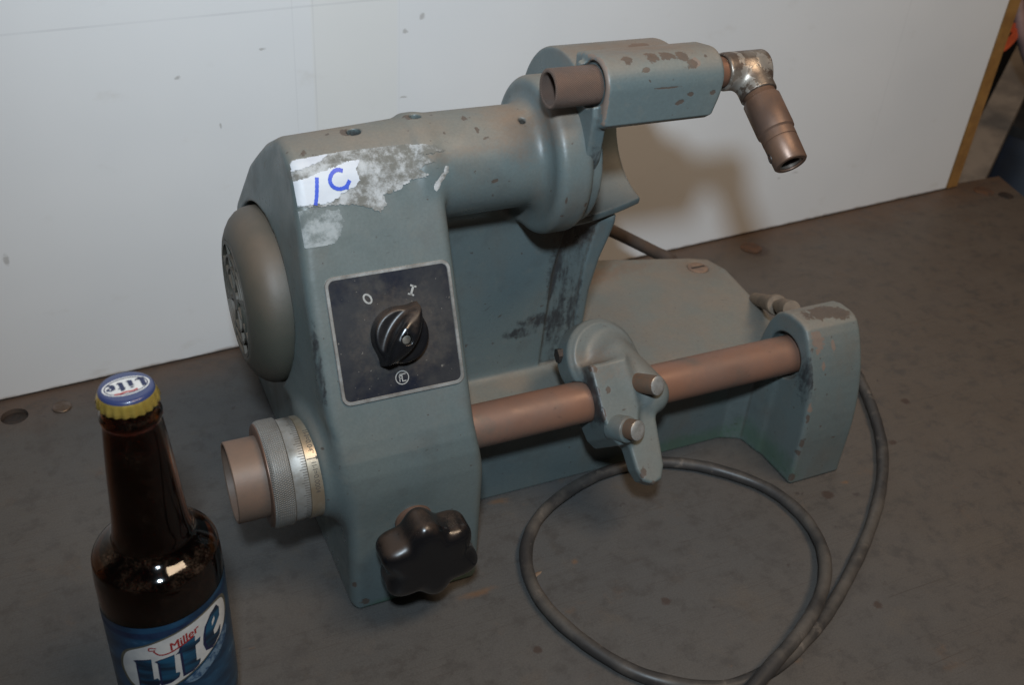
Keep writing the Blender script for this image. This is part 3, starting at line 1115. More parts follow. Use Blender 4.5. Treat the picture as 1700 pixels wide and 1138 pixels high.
def fanmat():
    k = NT("dusty_motor_cover")
    col = k.mix(k.ramp(k.noise(18, 5, .6), .35, .65), (.058, .058, .046), (.075, .065, .050))
    d = k.ramp(k.nz(), .1, .85)
    col = k.mix(k.math('MULTIPLY', d, k.ramp(k.noise(30, 4), .3, .65, .5, 1)), col, (.135, .098, .070))
    k.bump(k.noise(260, 4), .15, .0006)
    return k.set(Base_Color=col, Roughness=.55)


M_fan = fanmat()
fan = obj("fan_cover", lathe([(.116, .0545), (.108, .0553), (.1010, .0555), (.0965, .0548), (.0922, .0528), (.0884, .0492), (.0855, .0446), (.0837, .0405), (.0830, .0375),
                              (.0832, .0368), (.0845, .0366)], (0, *AX_MO), (1, 0, 0), 96), M_fan, G)
obj("fan_recess", lathe([(.0842, .0367), (.090, .0360), (.091, .0)], (0, *AX_MO), (1, 0, 0), 64), M_inside, fan)  # dark backing, shade between the grille bars put into its colour


def annsec(r0, r1, a0, a1, x0, x1, n=10):
    V, F = [], []
    for i in range(n + 1):
        t = math.radians(a0 + (a1 - a0) * i / n)
        c, s = math.cos(t), math.sin(t)
        for rr, xx in ((r0, x0), (r1, x0), (r1, x1), (r0, x1)):
            V.append((xx, AX_MO[0] + rr * c, AX_MO[1] + rr * s))
    for i in range(n):
        for k_ in range(4):
            F.append((i * 4 + k_, i * 4 + (k_ + 1) % 4, i * 4 + 4 + (k_ + 1) % 4, i * 4 + 4 + k_))
    F += [(0, 1, 2, 3), (n * 4 + 3, n * 4 + 2, n * 4 + 1, n * 4)]
    return V, F


for r0, r1 in ((.0340, .0366), (.0262, .0280), (.0188, .0204), (.0, .0070)):
    obj("grille_ring", annsec(r0 + 1e-4, r1, 0, 359.99, .0829, .0850, 64), M_fan, fan)
for i in range(8):
    obj("grille_spoke", annsec(.0068, .0344, i * 45 + 20 - 4, i * 45 + 20 + 4, .0831, .0848, 3), M_fan, fan)

# ------------------------------------------------------------------ switch plate on the sloping face
PC = Vector((.1563, .4514, .1823))
PX = Vector((1, 0, 0))
PV = Vector((0, .4353, .9003))
PN = Vector((0, -.9003, .4353))


def pan(u, v, w=0.0):             # millimetres on the plate
    return PC + PX * (u * .001) + PV * (v * .001) + PN * (w * .001)


def rrect(hx, hy, r, n=6):
    out = []
    for cx, cy, a0 in ((hx - r, hy - r, 0), (-hx + r, hy - r, 90), (-hx + r, -hy + r, 180), (hx - r, -hy + r, 270)):
        for i in range(n + 1):
            t = math.radians(a0 + 90 * i / n)
            out.append((cx + r * math.cos(t), cy + r * math.sin(t)))
    return out


def plate_mat():
    k = NT("dusty_black_plate")
    big = k.noise(22, 5, .65)
    col = k.mix(k.ramp(big, .35, .6), (.007, .009, .018), (.014, .0135, .016))
    col = k.mix(k.ramp(k.noise(34, 5, .65), .46, .72, 0, .85), col, (.042, .037, .033))
    m = k.blob(L(*pan(0, 0, 0)), (.022, .02, .022), .02, 50, .5)
    col = k.mix(k.math('MULTIPLY', m, .62), col, (.060, .047, .037))
    sp = k.ramp(k.noise(420, 2), .715, .74)
    col = k.mix(k.math('MULTIPLY', sp, .7), col, (.16, .14, .12))
    k.bump(k.noise(300, 3), .08, .0004)
    return k.set(Base_Color=col, Roughness=k.ramp(big, .3, .7, .3, .6))


sp = obj("switch_plate", on(fill2d([rrect(35.5, 35.2, 4.2)], 8), lambda x, y: pan(x, y, .9)), plate_mat(), G, flat=True)
M_frame_ = simple("silver_plate_frame", (.50, .49, .47), (.36, .33, .30), 120, (.3, .45), .7, .1, 600)
V, F = [], []
prof = [(36.9, 36.6, 5.4, -.3), (36.9, 36.6, 5.4, .9), (36.5, 36.2, 5.1, 1.35), (35.0, 34.7, 3.8, 1.35), (34.6, 34.3, 3.5, .8)]
m = None
for hx, hy, r, w in prof:
    lp = rrect(hx, hy, r)
    m = len(lp)
    V += [pan(x, y, w) for x, y in lp]
for j in range(len(prof) - 1):
    for i in range(m):
        F.append((j * m + i, j * m + (i + 1) % m, (j + 1) * m + (i + 1) % m, (j + 1) * m + i))
obj("plate_frame", (V, F), M_frame_, sp)
M_print = simple("grey_white_print", (.36, .35, .33), (.27, .26, .245), 300, (.45, .6))


def letters(name, shapes, parent, w):
    return obj(name, on(add(*shapes), lambda x, y: pan(x, y, w)), M_print, parent, flat=True)


def ringshape(cx, cy, a, b, wd, rot=0):
    o = ellipse2d(cx, cy, a, b, rot, 40)
    i_ = ellipse2d(cx, cy, a - wd, b - wd, rot, 40)
    V = [p for q in zip(o, i_) for p in q]
    n = 40
    return V, [(2 * i, 2 * i + 1, 2 * ((i + 1) % n) + 1, 2 * ((i + 1) % n)) for i in range(n)]


def rot2(vf, cx, cy, a):
    c, s = math.cos(a), math.sin(a)
    return [(cx + x * c - y * s, cy + x * s + y * c) for x, y in vf[0]], vf[1]


def rect2(x0, y0, x1, y1):
    return [(x0, y0), (x1, y0), (x1, y1), (x0, y1)], [(0, 1, 2, 3)]


letters("zero_mark", [ringshape(-13.9, 21.6, 2.4, 3.3, 1.05, .55)], sp, 1.0)
letters("one_mark", [rot2(s_, 12.4, 22.2, -.42) for s_ in (rect2(-.65, -3, .65, 3), rect2(-1.9, 2.0, 1.9, 3.0), rect2(-1.9, -3.0, 1.9, -2.0))], sp, 1.0)
lg = [ringshape(-.6, -26.3, 4.1, 4.1, .55)]
for s_ in (rect2(-1.9, -2.2, -1.35, 1.2), rect2(-1.9, -.6, .2, -.1), rect2(-.3, -2.4, .25, 2.4), rect2(-1.6, 1.7, 2.4, 2.25), rect2(.2, -2.4, 2.2, -1.85), rect2(-2.0, .9, -.2, 1.4)):
    lg.append(rot2(s_, -.6, -26.3, .02))
letters("maker_emblem", lg, sp, 1.0)
M_black = simple("glossy_black_bakelite", (.010, .010, .012), (.018, .015, .014), 60, (.16, .30), 0, .05, 500)


def knobmat(name, r0, r1, dust):
    k = NT(name)
    f = k.noise(45, 5, .6)
    d = k.math('MULTIPLY', k.ramp(k.nz(), .35, .95), k.ramp(f, .35, .62))
    d = k.math('MULTIPLY', d, dust)
    col = k.mix(d, (.0065, .0065, .0075), (.075, .047, .032))
    sc = k.ramp(k.noise(330, 3), .715, .75)
    col = k.mix(k.math('MULTIPLY', sc, .5), col, (.10, .09, .085))
    k.bump(k.noise(320, 3), .06, .0004)
    return k.set(Base_Color=col, Roughness=k.math('ADD', k.ramp(f, .3, .7, r0, r1), k.math('MULTIPLY', d, .4)))


M_swk = knobmat("black_switch_plastic", .20, .34, .8)
KA = math.radians(52)
KX = PX * math.cos(KA) + PV * math.sin(KA)
KY = -PX * math.sin(KA) + PV * math.cos(KA)
KC = pan(0.6, -1.2, 0)
PXn, PVn, PNn, KXn, KYn, KCn = [np.array(v, np.float32) for v in (PX, PV, PN, KX, KY, KC)]


def F_switch(x, y, z):
    dx, dy, dz = x - KCn[0], y - KCn[1], z - KCn[2]
    a = dx * KXn[0] + dy * KXn[1] + dz * KXn[2]
    b = dx * KYn[0] + dy * KYn[1] + dz * KYn[2]
    w = dx * PNn[0] + dy * PNn[1] + dz * PNn[2]
    base = ext2(np.hypot(a, b) - (.0166 - w * .10), w, .0006, .0098, .0016)
    R_ = .0315
    lens = np.maximum(np.hypot(a - .0005, b - (R_ - .0092)), np.hypot(a - .0005, b + (R_ - .0092))) - R_
    lens = smax(lens, np.abs(a) - .0235, .004)
    top = w - (.0205 - np.maximum(-a - .004, 0) * .32 - np.maximum(a - .004, 0) * .30)
    hnd = smax(smax(lens + w * .16, top, .004), -(w - .001), .001)
    d = smin(base, hnd, .0025)
    hole_ = np.hypot(a + .001, b) - .0030
    return smax(d, -np.maximum(hole_, .0165 - w), .0006)


sw = sdf_obj("switch_knob", F_switch, tuple(np.array(KC) - .034), tuple(np.array(KC) + .034), .0007, M_swk, G)
obj("screw", lathe([(.0160, .0028), (.0172, .0027), (.0175, .0022), (.0175, 0)], KC - KX * .001, PN, 24), simple("dull_screw", (.20, .19, .165), (.13, .11, .09), 200, (.4, .55), .5), sw)

# ------------------------------------------------------------------ star knob low on the pillar
SC = np.array((.1565, .396, .0595), np.float32)
M_star = knobmat("black_star_knob", .12, .22, .55)


def F_star(x, y, z):
    u, v, w = x - SC[0], z - SC[2], -(y - SC[1])
    r = np.hypot(u, v)
    th = np.arctan2(v, u)
    n = 6
    rad = .0280 + .0030 * np.cos(n * (th - math.radians(98))) + .0011 * np.cos(2 * th + .4) + .0007 * np.cos(3 * th + 1.1)
    d2 = (r - rad) * .88
    front = smax(d2 + np.maximum(w - .004, 0) ** 2 * 14, np.abs(w) - .0130, .009)
    neck = ext2(r - .0120, w, -.0245, 0, .001)
    return smin(front, neck, .004)


star = sdf_obj("star_knob", F_star, (.12, .372, .028), (.20, .42, .106), .0008, M_star, G)
obj("washer", lathe([(.0, .0), (.0, .0118), (-.0022, .0118), (-.0028, .0110), (-.0028, 0)], (.1560, .4182, .0665), (0, 1, 0), 48), M_cop, G)

# ------------------------------------------------------------------ slider bracket on the rod
SU, SWv, SVv = np.array((1, 0, 0.)), np.array((0, -.740, .6726)), np.array((0, .6726, .740))
SO = np.array((0, AX_ROD[0], AX_ROD[1]))


def sl(u, v, w):
    return SO + SU * u + SVv * v + SWv * w


def F_slider(x, y, z):
    dy, dz = y - SO[1], z - SO[2]
    u = x
    v = dy * SVv[1] + dz * SVv[2]
    w = dy * SWv[1] + dz * SWv[2]
    disc = cyl_dir(u, v, w, (.311, .0255, -.002), (.10, .03, 1), .0280, -.013, .0055, .0035)
    rim = cyl_dir(u, v, w, (.311, .0255, -.002), (.10, .03, 1), .0245, .004, .0075, .0012)
    d = smin(disc, rim, .003)
    bp = poly_sd(u, v, [(.2900, .022), (.3170, .022), (.3185, -.012), (.3140, -.028), (.306, -.0335), (.298, -.0335), (.2935, -.027), (.2905, -.012)])
    blk = ext2(bp, w, -.018, .0225, .0024)
    d = smin(d, blk, .005)
    armc = capsule(u, v, w, (.317, .022, .002), (.3325, -.0045, .010), .0165, .0152)
    armc = smax(armc, w - .0235, .005)
    d = smin(d, armc, .008)
    tng = ext2(poly_sd(u, v, [(.305, -.01), (.3075, -.052), (.3105, -.060), (.3175, -.0642), (.3245, -.0615), (.3285, -.053), (.3320, -.01)]), w, .004, .0185, .0024)
    d = smin(d, tng, .005)
    return smax(d, -(np.hypot(v, w) - .01432), .0008)


sl_chips = [(sl(.2915, -.012, .021), (.0022, .004, .006), .004), (sl(.2915, .004, .021), (.002, .004, .004), .003), (sl(.299, .0035, .0215), (.0022, .003, .003), .002),
            (sl(.3115, -.055, .0165), (.0026, .004, .008), .004), (sl(.318, -.062, .016), (.006, .004, .003), .004), (sl(.329, -.05, .016), (.0014, .004, .006), .003),
            (sl(.317, -.05, .0165), (.0014, .003, .002), .002), (sl(.292, .019, .021), (.004, .003, .003), .004), (sl(.327, .004, .012), (.006, .006, .005), .006)]
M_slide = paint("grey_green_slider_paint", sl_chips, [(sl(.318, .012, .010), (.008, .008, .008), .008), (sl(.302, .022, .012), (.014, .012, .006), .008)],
                [(sl(.2905, .0, .012), (.0018, .02, .02), .003)], [(sl(.335, -.006, .013), (.006, .006, .008), .005)], [], .5, .9)
slider = sdf_obj("slide_bracket", F_slider, (.278, .40, .02), (.353, .50, .165), .0009, M_slide, G)
M_pin = simple("polished_pin_steel", (.62, .61, .59), (.48, .46, .43), 200, (.25, .4), .7, .15, 700)
M_pinrust = simple("rusty_pin_side", (.165, .090, .055), (.12, .085, .062), 80, (.45, .6), .3)
pd = Vector(SU * .30 + SWv * .9 - SVv * .28).normalized()


def pin(u, v, w, r, ln, side, end=True):
    prof = [(-.006, r), (ln - .0012, r), (ln - .0004, r * .97)]
    if not end:
        prof += [(ln, r * .9), (ln, 0)]
    o = obj("pin" if end else "pin_boss", lathe(prof, sl(u, v, w), pd, 36), side, G)
    if end:
        obj("pin_end", lathe([(ln - .0006, r * .985), (ln, r * .86), (ln + .0004, r * .5), (ln + .0004, 0)], sl(u, v, w), pd, 36), M_pin, o)


pin(.3235, .0030, .0225, .0066, .0150, M_pinrust)
pin(.3010, -.0225, .0215, .0088, .0080, M_slide, False)
pin(.3035, -.0240, .0285, .0068, .0085, M_pinrust)
bb = Vector(sl(.2835, .034, -.006))
obj("hex_bolt", lathe([(0, 0), (0, .0052), (.0045, .0052), (.0052, .0045), (.0052, 0)], bb + Vector((-.002, 0, 0)), (1, -.1, 0), 6), M_dark, G)

# hose fitting on the back of the foot, running down past the base edge
FA, FB = Vector((.4820, .4925, .1085)), Vector((.5150, .568, .066))
FD = (FB - FA).normalized()
obj("hose_fitting", lathe([(-.012, 0), (-.012, .0066), (.011, .0064), (.0125, .0058), (.0126, .0042), (.0235, .0042), (.0236, .0078), (.0250, .0084), (.0290, .0084), (.0300, .0074), (.050, .0062), (.085, .0052), (.086, 0)], FA, FD, 28),
    simple("tan_dusty_steel", (.20, .145, .10), (.13, .095, .068), 60, (.5, .7), .15), G)

# screw in the base corner
bs = obj("base_screw", lathe([(-.0012, .0092), (.0002, .0090), (.0006, .0080), (.0006, .0)], (.4945, .6225, .0693), (0, 0, 1), 36), simple("rust_dust_screw", (.22, .14, .095), (.15, .10, .075), 120, (.5, .7), .1), G)
obj("screw_slot", box((.4945 - .0068, .6225 - .0011, .0690), (.4945 + .0068, .6225 + .0011, .07005)), M_dark, bs)

# ------------------------------------------------------------------ torn paper sticker with the marker writing
from mathutils import noise as mnoise


def inpoly(P, poly):
    x, y = P[:, 0], P[:, 1]
    ins = np.zeros(len(P), bool)
    n = len(poly)
    for i in range(n):
        x0, y0 = poly[i]
        x1, y1 = poly[(i + 1) % n]
        c = ((y0 > y) != (y1 > y)) & (x < (x1 - x0) * (y - y0) / (y1 - y0 + 1e-12) + x0)
        ins ^= c
    return ins


def rag(poly, amp, step=.8):
    out = []
    n = len(poly)
    for i in range(n):
        a, b = Vector((*poly[i][:2], 0)), Vector((*poly[(i + 1) % n][:2], 0))
        rough = poly[i][2] if len(poly[i]) > 2 else 1.0
        m_ = max(1, int((b - a).length / step))
        for k_ in range(m_):
            p = a.lerp(b, k_ / m_)
            q = Vector((p.x * .45, p.y * .45, 3.1))
            o_ = mnoise.noise_vector(q) * amp * rough + mnoise.noise_vector(q * 3.3) * amp * .5 * rough
            out.append((p.x + o_.x, p.y + o_.y))
    return out


def sticker(name, poly, mat, off, amp, parent, st=.42):
    lp = rag(poly, amp)
    us, vs = [p[0] for p in lp], [p[1] for p in lp]
    nu, nv_ = int((max(us) - min(us)) / st) + 2, int((max(vs) - min(vs)) / st) + 2
    gu, gv = min(us) + (np.arange(nu) - .5) * st, min(vs) + (np.arange(nv_) - .5) * st
    C = np.array([(gu[i] + st / 2, gv[j] + st / 2) for i in range(nu - 1) for j in range(nv_ - 1)])
    ins = inpoly(C, lp)
    ids, V, F = {}, [], []

    def vid_(i, j):
        if (i, j) not in ids:
            ids[(i, j)] = len(V)
            V.append((gu[i], gv[j]))
        return ids[(i, j)]
    for k_ in np.nonzero(ins)[0]:
        i, j = divmod(int(k_), nv_ - 1)
        F.append((vid_(i, j), vid_(i + 1, j), vid_(i + 1, j + 1), vid_(i, j + 1)))
    P = snap(F_body, np.array([pan(u, v, 2.0) for u, v in V]), tuple(PN), off)
    return obj(name, ([Vector(p) for p in P], F), mat, parent, angle=80)


def papermat(name, a, b, lo, hi, sc=70):
    k = NT(name)
    f = k.noise(sc, 7, .72)
    col = k.mix(k.ramp(f, lo, hi), a, b)
    k.bump(k.noise(260, 6, .7), .5, .0008)
    return k.set(Base_Color=col, Roughness=.75)


M_fuzz = papermat("torn_grey_paper", (.125, .118, .102), (.40, .40, .40), .40, .62)
M_thin = papermat("thin_paper_residue", (.11, .125, .12), (.29, .305, .305), .38, .62)
M_white = simple("white_sticker_face", (.53, .54, .57), (.47, .48, .52), 60, (.5, .6), 0, .05)
LAB = [(-43.2, 99.5, .15), (-41.5, 101.5, .1), (-10, 103.2, .15), (20, 103.0, .5), (38, 101), (43, 97.5), (30, 96), (36.5, 92), (26, 89), (31, 84.5), (20, 83), (14, 79), (4, 77.5), (6, 73), (1, 68), (-8, 73.0),
       (-22, 75.2), (-36, 75.5), (-43.6, 76.5, .1)]
paper = sticker("paper_sticker", LAB, M_fuzz, .00050, 1.3, G)
paper['label'] = "torn white paper sticker with blue handwritten 1 and 9"
sticker("paper_residue", [(-44.0, 74.5, .1), (-38, 74.0), (-30, 73), (-22, 72.5), (-20, 66), (-23, 60), (-27, 54.5, .4), (-43.6, 54.0, .1)], M_thin, .00022, 1.0, paper)
sticker("paper_residue", [(33, 77), (35, 75), (38, 79), (43, 84.5), (44.5, 88), (42.5, 88.5), (39, 84), (35, 80.5)], M_fuzz, .00028, .7, paper)
sticker("white_ply", [(-43.0, 98.8, .1), (-41.3, 101.0, .1), (-22, 102.3, .2), (-27, 99.2), (-34, 96.8), (-43.1, 95.2)], M_white, .00085, .7, paper)
sticker("white_ply", [(-43.2, 90.5), (-38, 91), (-31, 92.8), (-22, 95.0), (-12, 97.5), (-6, 97), (-9, 93), (-8, 89), (-10, 84.5), (-18, 81), (-24, 77.5), (-30, 76.6), (-43.4, 77.0, .1)], M_white, .00090, .9, paper)
M_ink = simple("blue_marker_ink", (.018, .05, .42), (.03, .075, .48), 90, (.4, .5))


def ink(pts, w):
    vf = stroke2d(pts, w, 8)
    P = snap(F_body, np.array([pan(u, v, 2.0) for u, v in vf[0]]), tuple(PN), .00125)
    return obj("marker_stroke", ([Vector(p) for p in P], vf[1]), M_ink, paper, angle=80)


ink([(-31.3, 90.8), (-32.1, 86.5), (-33.2, 81), (-34.6, 76.4)], 2.0)
ink([(-16.6, 92.6), (-19.5, 93.4), (-22.6, 92), (-24.6, 88.6), (-23.6, 85.2), (-20.3, 83.4), (-16.4, 84.2), (-13.8, 87.3)], 2.1)
ink([(-14.8, 86.5), (-15.4, 84.6), (-16.0, 82.6)], 1.5)

# ------------------------------------------------------------------ power cord
CZ = .0050


def cordmat():
    k = NT("dusty_black_rubber")
    col = k.mix(k.ramp(k.noise(22, 5, .65), .38, .66), (.030, .027, .026), (.080, .068, .058))
    col = k.mix(k.ramp(k.noise(60, 5, .7), .56, .72, 0, .8), col, (.145, .12, .10))
    k.bump(k.noise(300, 4), .15, .0005)
    return k.set(Base_Color=col, Roughness=k.ramp(k.noise(40, 4), .3, .7, .42, .65))


cpts = [(.500, .545, .012), (.530, .552, .007), (.565, .550, CZ), (.592, .538, CZ), (.6005, .515, CZ), (.5938, .4959, CZ), (.5746, .4586, CZ), (.5532, .4257, CZ), (.5283, .3969, CZ), (.501, .3719, CZ), (.4727, .3498, CZ), (.441, .3284, CZ),
        (.4097, .3093, CZ), (.377, .293, CZ), (.340, .281, CZ), (.300, .281, CZ), (.262, .305, CZ), (.239, .343, CZ), (.2295, .383, CZ), (.2375, .42, CZ),
        (.262, .449, CZ), (.300, .4675, CZ), (.3375, .4745, CZ), (.372, .470, CZ), (.405, .4515, CZ), (.433, .4190, CZ), (.4410, .385, CZ), (.434, .354, .006), (.416, .328, .0095), (.390, .306, .0135), (.360, .289, .0145), (.325, .274, .0135), (.29, .257, .011),
        (.27, .240, .006), (.20, .215, CZ), (.10, .20, CZ), (-.02, .17, CZ)]
cpath = catmull(cpts, 10)
co = bpy.data.objects.new("power_cord", None)
COL.objects.link(co)
co.location = (.35, .38, 0)
tag(co, "black rubber power cord lying in a wide loop on the bench", "power cord")
obj("cord", tube(cpath, lambda i: .0044 * (1 + .035 * math.sin(i * .37) + .025 * math.sin(i * 1.13)), 16), cordmat(), co)

hp = catmull([(.36, .60, .215)] + [cam_pt(a_, b_, d_) for a_, b_, d_ in ((965, 358, .868), (1003, 377, .886), (1046, 398, .902), (1090, 420, .918), (1116, 433, .927))] + [(.508, .676, .030), (.507, .692, .010), (.488, .702, .0058), (.44, .704, .0058), (.36, .70, .0058)], 6)
obj("rear_hose", tube(hp, .0056, 14), simple("brown_rubber_hose", (.075, .048, .034), (.05, .038, .032), 50, (.55, .75)), G)

# wood splinter on the bench inside the loop
def splinter(x, y, a, l, w, h):
    c, s = math.cos(a), math.sin(a)
    P = [(-l, 0, .0002), (-l * .4, -w, .0002), (l * .6, -w * .7, .0002), (l, 0, .0003), (l * .5, w, .0002), (-l * .5, w * .8, .0002), (-l * .5, .1 * w, h), (l * .4, 0, h * .9)]
    V = [(x + p[0] * c - p[1] * s, y + p[0] * s + p[1] * c, p[2]) for p in P]
    F = [(0, 1, 6), (1, 2, 7, 6), (2, 3, 7), (3, 4, 7), (4, 5, 6, 7), (5, 0, 6), (0, 5, 4, 3, 2, 1)]
    return V, F


wc = obj("wood_chip", splinter(.2375, .4042, .28, .0058, .0016, .0012), simple("pale_wood", (.20, .13, .085), (.14, .09, .06), 200, (.6, .7)), None)
tag(wc, "tiny pale wood chip lying on the bench just inside the cord loop", "wood chip")

# ------------------------------------------------------------------ beer bottle
BX, BY = .0089, .3843
bo = bpy.data.objects.new("beer_bottle", None)
COL.objects.link(bo)
bo.location = (BX, BY, 0)
tag(bo, "brown glass beer bottle with blue label and blue crown cap", "bottle")
outer = [(.0, 0), (.0005, .020), (.0, .0245), (.0012, .0282), (.005, .0303), (.012, .0307), (.116, .0307), (.122, .0305), (.1255, .0302)]
for i in range(15):
    t = i / 14
    outer.append((.1275 + .0146 * t, .0300 - .0112 * (6 * t ** 5 - 15 * t ** 4 + 10 * t ** 3)))
outer += [(.1450, .0183), (.1485, .0178), (.152, .0174), (.160, .0168), (.172, .0160), (.185, .0151), (.197, .0141), (.207, .0132), (.2100, .0129), (.2108, .0130), (.2114, .0134), (.2123, .0136), (.2136, .0136), (.2146, .0134), (.2153, .0130), (.2162, .0126), (.2175, .0122), (.2215, .0120), (.2240, .0116), (.2250, .0105)]
inner = [(.2250, .0092), (.222, .0090), (.205, .0106), (.185, .0127), (.165, .0141), (.150, .0151), (.1445, .0160), (.1410, .0166), (.1375, .0186), (.1335, .0222), (.1295, .0256), (.125, .0272), (.118, .0278), (.110, .0281), (.012, .0281), (.006, .027), (.0045, .020), (.006, 0)]


def glassmat():
    k = NT("amber_bottle_glass")
    dust = k.noise(55, 6, .7)
    d = k.math('MULTIPLY', k.ramp(dust, .45, .75), k.ramp(k.nz(), .0, .6, .12, .55))
    g = k.set(Base_Color=(.22, .065, .015), Roughness=.07, IOR=1.5, Transmission_Weight=1.0)
    out = k.t.nodes["Material Output"]
    df = k.n('ShaderNodeBsdfDiffuse')
    k.put(df.inputs[0], (.20, .13, .09))
    mx = k.n('ShaderNodeMixShader')
    k.put(mx.inputs[0], k.math('MULTIPLY', k.math('MULTIPLY', d, k.ramp(k.noise(900, 4, .7), .40, .62, .15, 1.7)), .30))
    k.t.links.new(k.b.outputs[0], mx.inputs[1])
    k.t.links.new(df.outputs[0], mx.inputs[2])
    k.t.links.new(mx.outputs[0], out.inputs['Surface'])
    return g


obj("glass_body", lathe(outer + inner, (BX, BY, 0), (0, 0, 1), 96), glassmat(), bo, angle=60)
kb = NT("dark_beer")
kb.set(Base_Color=(.16, .045, .010), Roughness=.03, IOR=1.34, Transmission_Weight=.85)
liq = [(.0065, 0), (.0065, .026), (.0125, .02795), (.110, .02795), (.118, .02765), (.125, .02705), (.1295, .02545), (.1335, .02205), (.1375, .01845), (.1410, .01645), (.1445, .01585), (.150, .01495), (.165, .01395), (.185, .01255), (.196, .0114), (.1965, 0)]
obj("beer", lathe(liq, (BX, BY, 0), (0, 0, 1), 64), kb.m, bo, angle=60)

# crown cap: blue top, gold fluted skirt
def crimp(t, r, th):
    f = max(0, min(1, (.2258 - t) / .0040))
    return r + .00045 * f * math.cos(21 * th)


M_gold = simple("gold_cap_metal", (.80, .58, .14), (.66, .47, .10), 120, (.20, .32), .75, .1)
cap = obj("crown_cap", lathe([(.2200, .0129), (.2206, .0133), (.2225, .0131), (.2250, .0126), (.2263, .0121), (.2268, .0117)], (BX, BY, 0), (0, 0, 1), 126, wob=crimp), M_gold, bo)
kc = NT("blue_cap_enamel")
M_capblue = kc.set(Base_Color=(.032, .045, .125), Roughness=.3, Coat_Weight=.3)
ct = obj("cap_top", lathe([(.2264, .0121), (.2272, .0118), (.2279, .0112), (.2281, .0100), (.2281, 0)], (BX, BY, 0), (0, 0, 1), 96), M_capblue, cap)
M_lw = simple("label_white", (.62, .62, .61), (.52, .53, .54), 120, (.35, .45), 0, .03)
M_lk = simple("label_navy_line", (.010, .014, .05), (.014, .02, .07), 100, (.35, .45), 0, .03)
M_lr = simple("label_red", (.36, .03, .028), (.30, .025, .025), 100, (.35, .45), 0, .03)
CA = math.radians(188)


def capt(x, y, h):       # millimetres; the print faces away from the viewer, so it reads upside down
    c, s = math.cos(CA), math.sin(CA)
    return (BX + (x * c - y * s) * .001, BY + (x * s + y * c) * .001, .22818 + h * .00005)


def flatcap(name, vf, h, mat):
    return obj(name, on(vf, lambda x, y: capt(x, y, h)), mat, ct, flat=True)


flatcap("cap_oval", fill2d([ellipse2d(0, 0, 10.1, 6.8)], 4), 1, M_lw)
flatcap("cap_oval_line", ringshape(0, 0, 9.4, 6.1, .55), 2, M_lk)

# heavy slanted letters, drawn in a unit box: (0,0)-(width,1)
def blackletter(ch):
    if ch == 'L':
        return [[(.0, .93), (.42, 1.0), (.42, .24), (.60, .16), (.70, .26), (.70, .10), (.42, -.06), (.06, .04), (.12, .12), (.12, .88)]], .74
    if ch == 'i':
        return [[(.0, .62), (.30, .70), (.40, .66), (.40, .12), (.50, .08), (.34, -.04), (.08, .04), (.10, .58)], [(.08, .80), (.26, .74), (.42, .84), (.24, .92)]], .54
    if ch == 't':
        return [[(.10, .64), (.0, .64), (.08, .72), (.10, .92), (.40, 1.02), (.40, .72), (.56, .72), (.50, .62), (.40, .62), (.40, .14), (.54, .12), (.36, -.04), (.10, .04)]], .58
    return [[(.0, .50), (.06, .64), (.34, .74), (.60, .60), (.60, .44), (.34, .30), (.34, .14), (.58, .14), (.40, -.04), (.06, .06), (.0, .20)], [(.30, .60), (.40, .56), (.40, .46), (.28, .40)]], .66


def word(x0, y0, h, slant=.0, rise=0.0, grow=0.0, maxlen=1.5, fat=0.0):
    parts = []
    x = 0.0
    for ch in "Lite":
        loops, wd = blackletter(ch)
        if ch == 'i':
            sh = [fill2d([lp]) for lp in loops]
        else:
            sh = [fill2d(loops)]
        for V2, F2 in sh:
            cx = sum(p[0] for p in V2) / len(V2)
            cy = sum(p[1] for p in V2) / len(V2)
            parts.append(([((p[0] + fat * (p[0] - cx)) + x, p[1] + fat * (p[1] - cy)) for p in V2], F2))
        x += wd + .06
    V, F = add(*parts)
    out = []
    for px, py in V:
        hh = h * (1 + grow * px / x)
        X = (px * h) + py * h * slant
        out.append((x0 + X, y0 + py * hh + rise * X))
    return subdiv((out, F), maxlen), x * h


def subdiv(vf, maxlen):
    bm = bmesh.new()
    vs = [bm.verts.new((p[0], p[1], 0)) for p in vf[0]]
    for f in vf[1]:
        try:
            bm.faces.new([vs[i] for i in f])
        except ValueError:
            pass
    for _ in range(6):
        es = [e for e in bm.edges if e.calc_length() > maxlen]
        if not es:
            break
        bmesh.ops.subdivide_edges(bm, edges=es, cuts=1)
        bmesh.ops.triangulate(bm, faces=bm.faces[:])
    bm.verts.index_update()
    V = [(v.co.x, v.co.y) for v in bm.verts]
    F = [tuple(v.index for v in f.verts) for f in bm.faces]
    bm.free()
    return V, F


wv, wl = word(0, 0, 6.6)
flatcap("cap_lettering", ([(x - wl / 2, y - 3.5) for x, y in wv[0]], wv[1]), 3, M_lk)
flatcap("cap_red_script", stroke2d([(-4.0, 4.1), (-1.5, 4.7), (1, 4.3), (3.5, 4.7), (6, 4.3)], 1.1), 3, M_lr)

# body label wrapped on the glass; u, v in millimetres (u = 0 faces the camera side)
TILT = .115
RB = .0307


def lab(u, v, h):
    v2 = v + TILT * u
    r = RB + .00012 + h * .00007
    ph = -math.pi / 2 + u / 30.7
    return (BX + r * math.cos(ph), BY + r * math.sin(ph), v2 * .001)


def wrap(name, vf, h, mat, parent):
    vf = subdiv(vf, 2.5)
    return obj(name, on(vf, lambda u, v: lab(u, v, h)), mat, parent, angle=80)


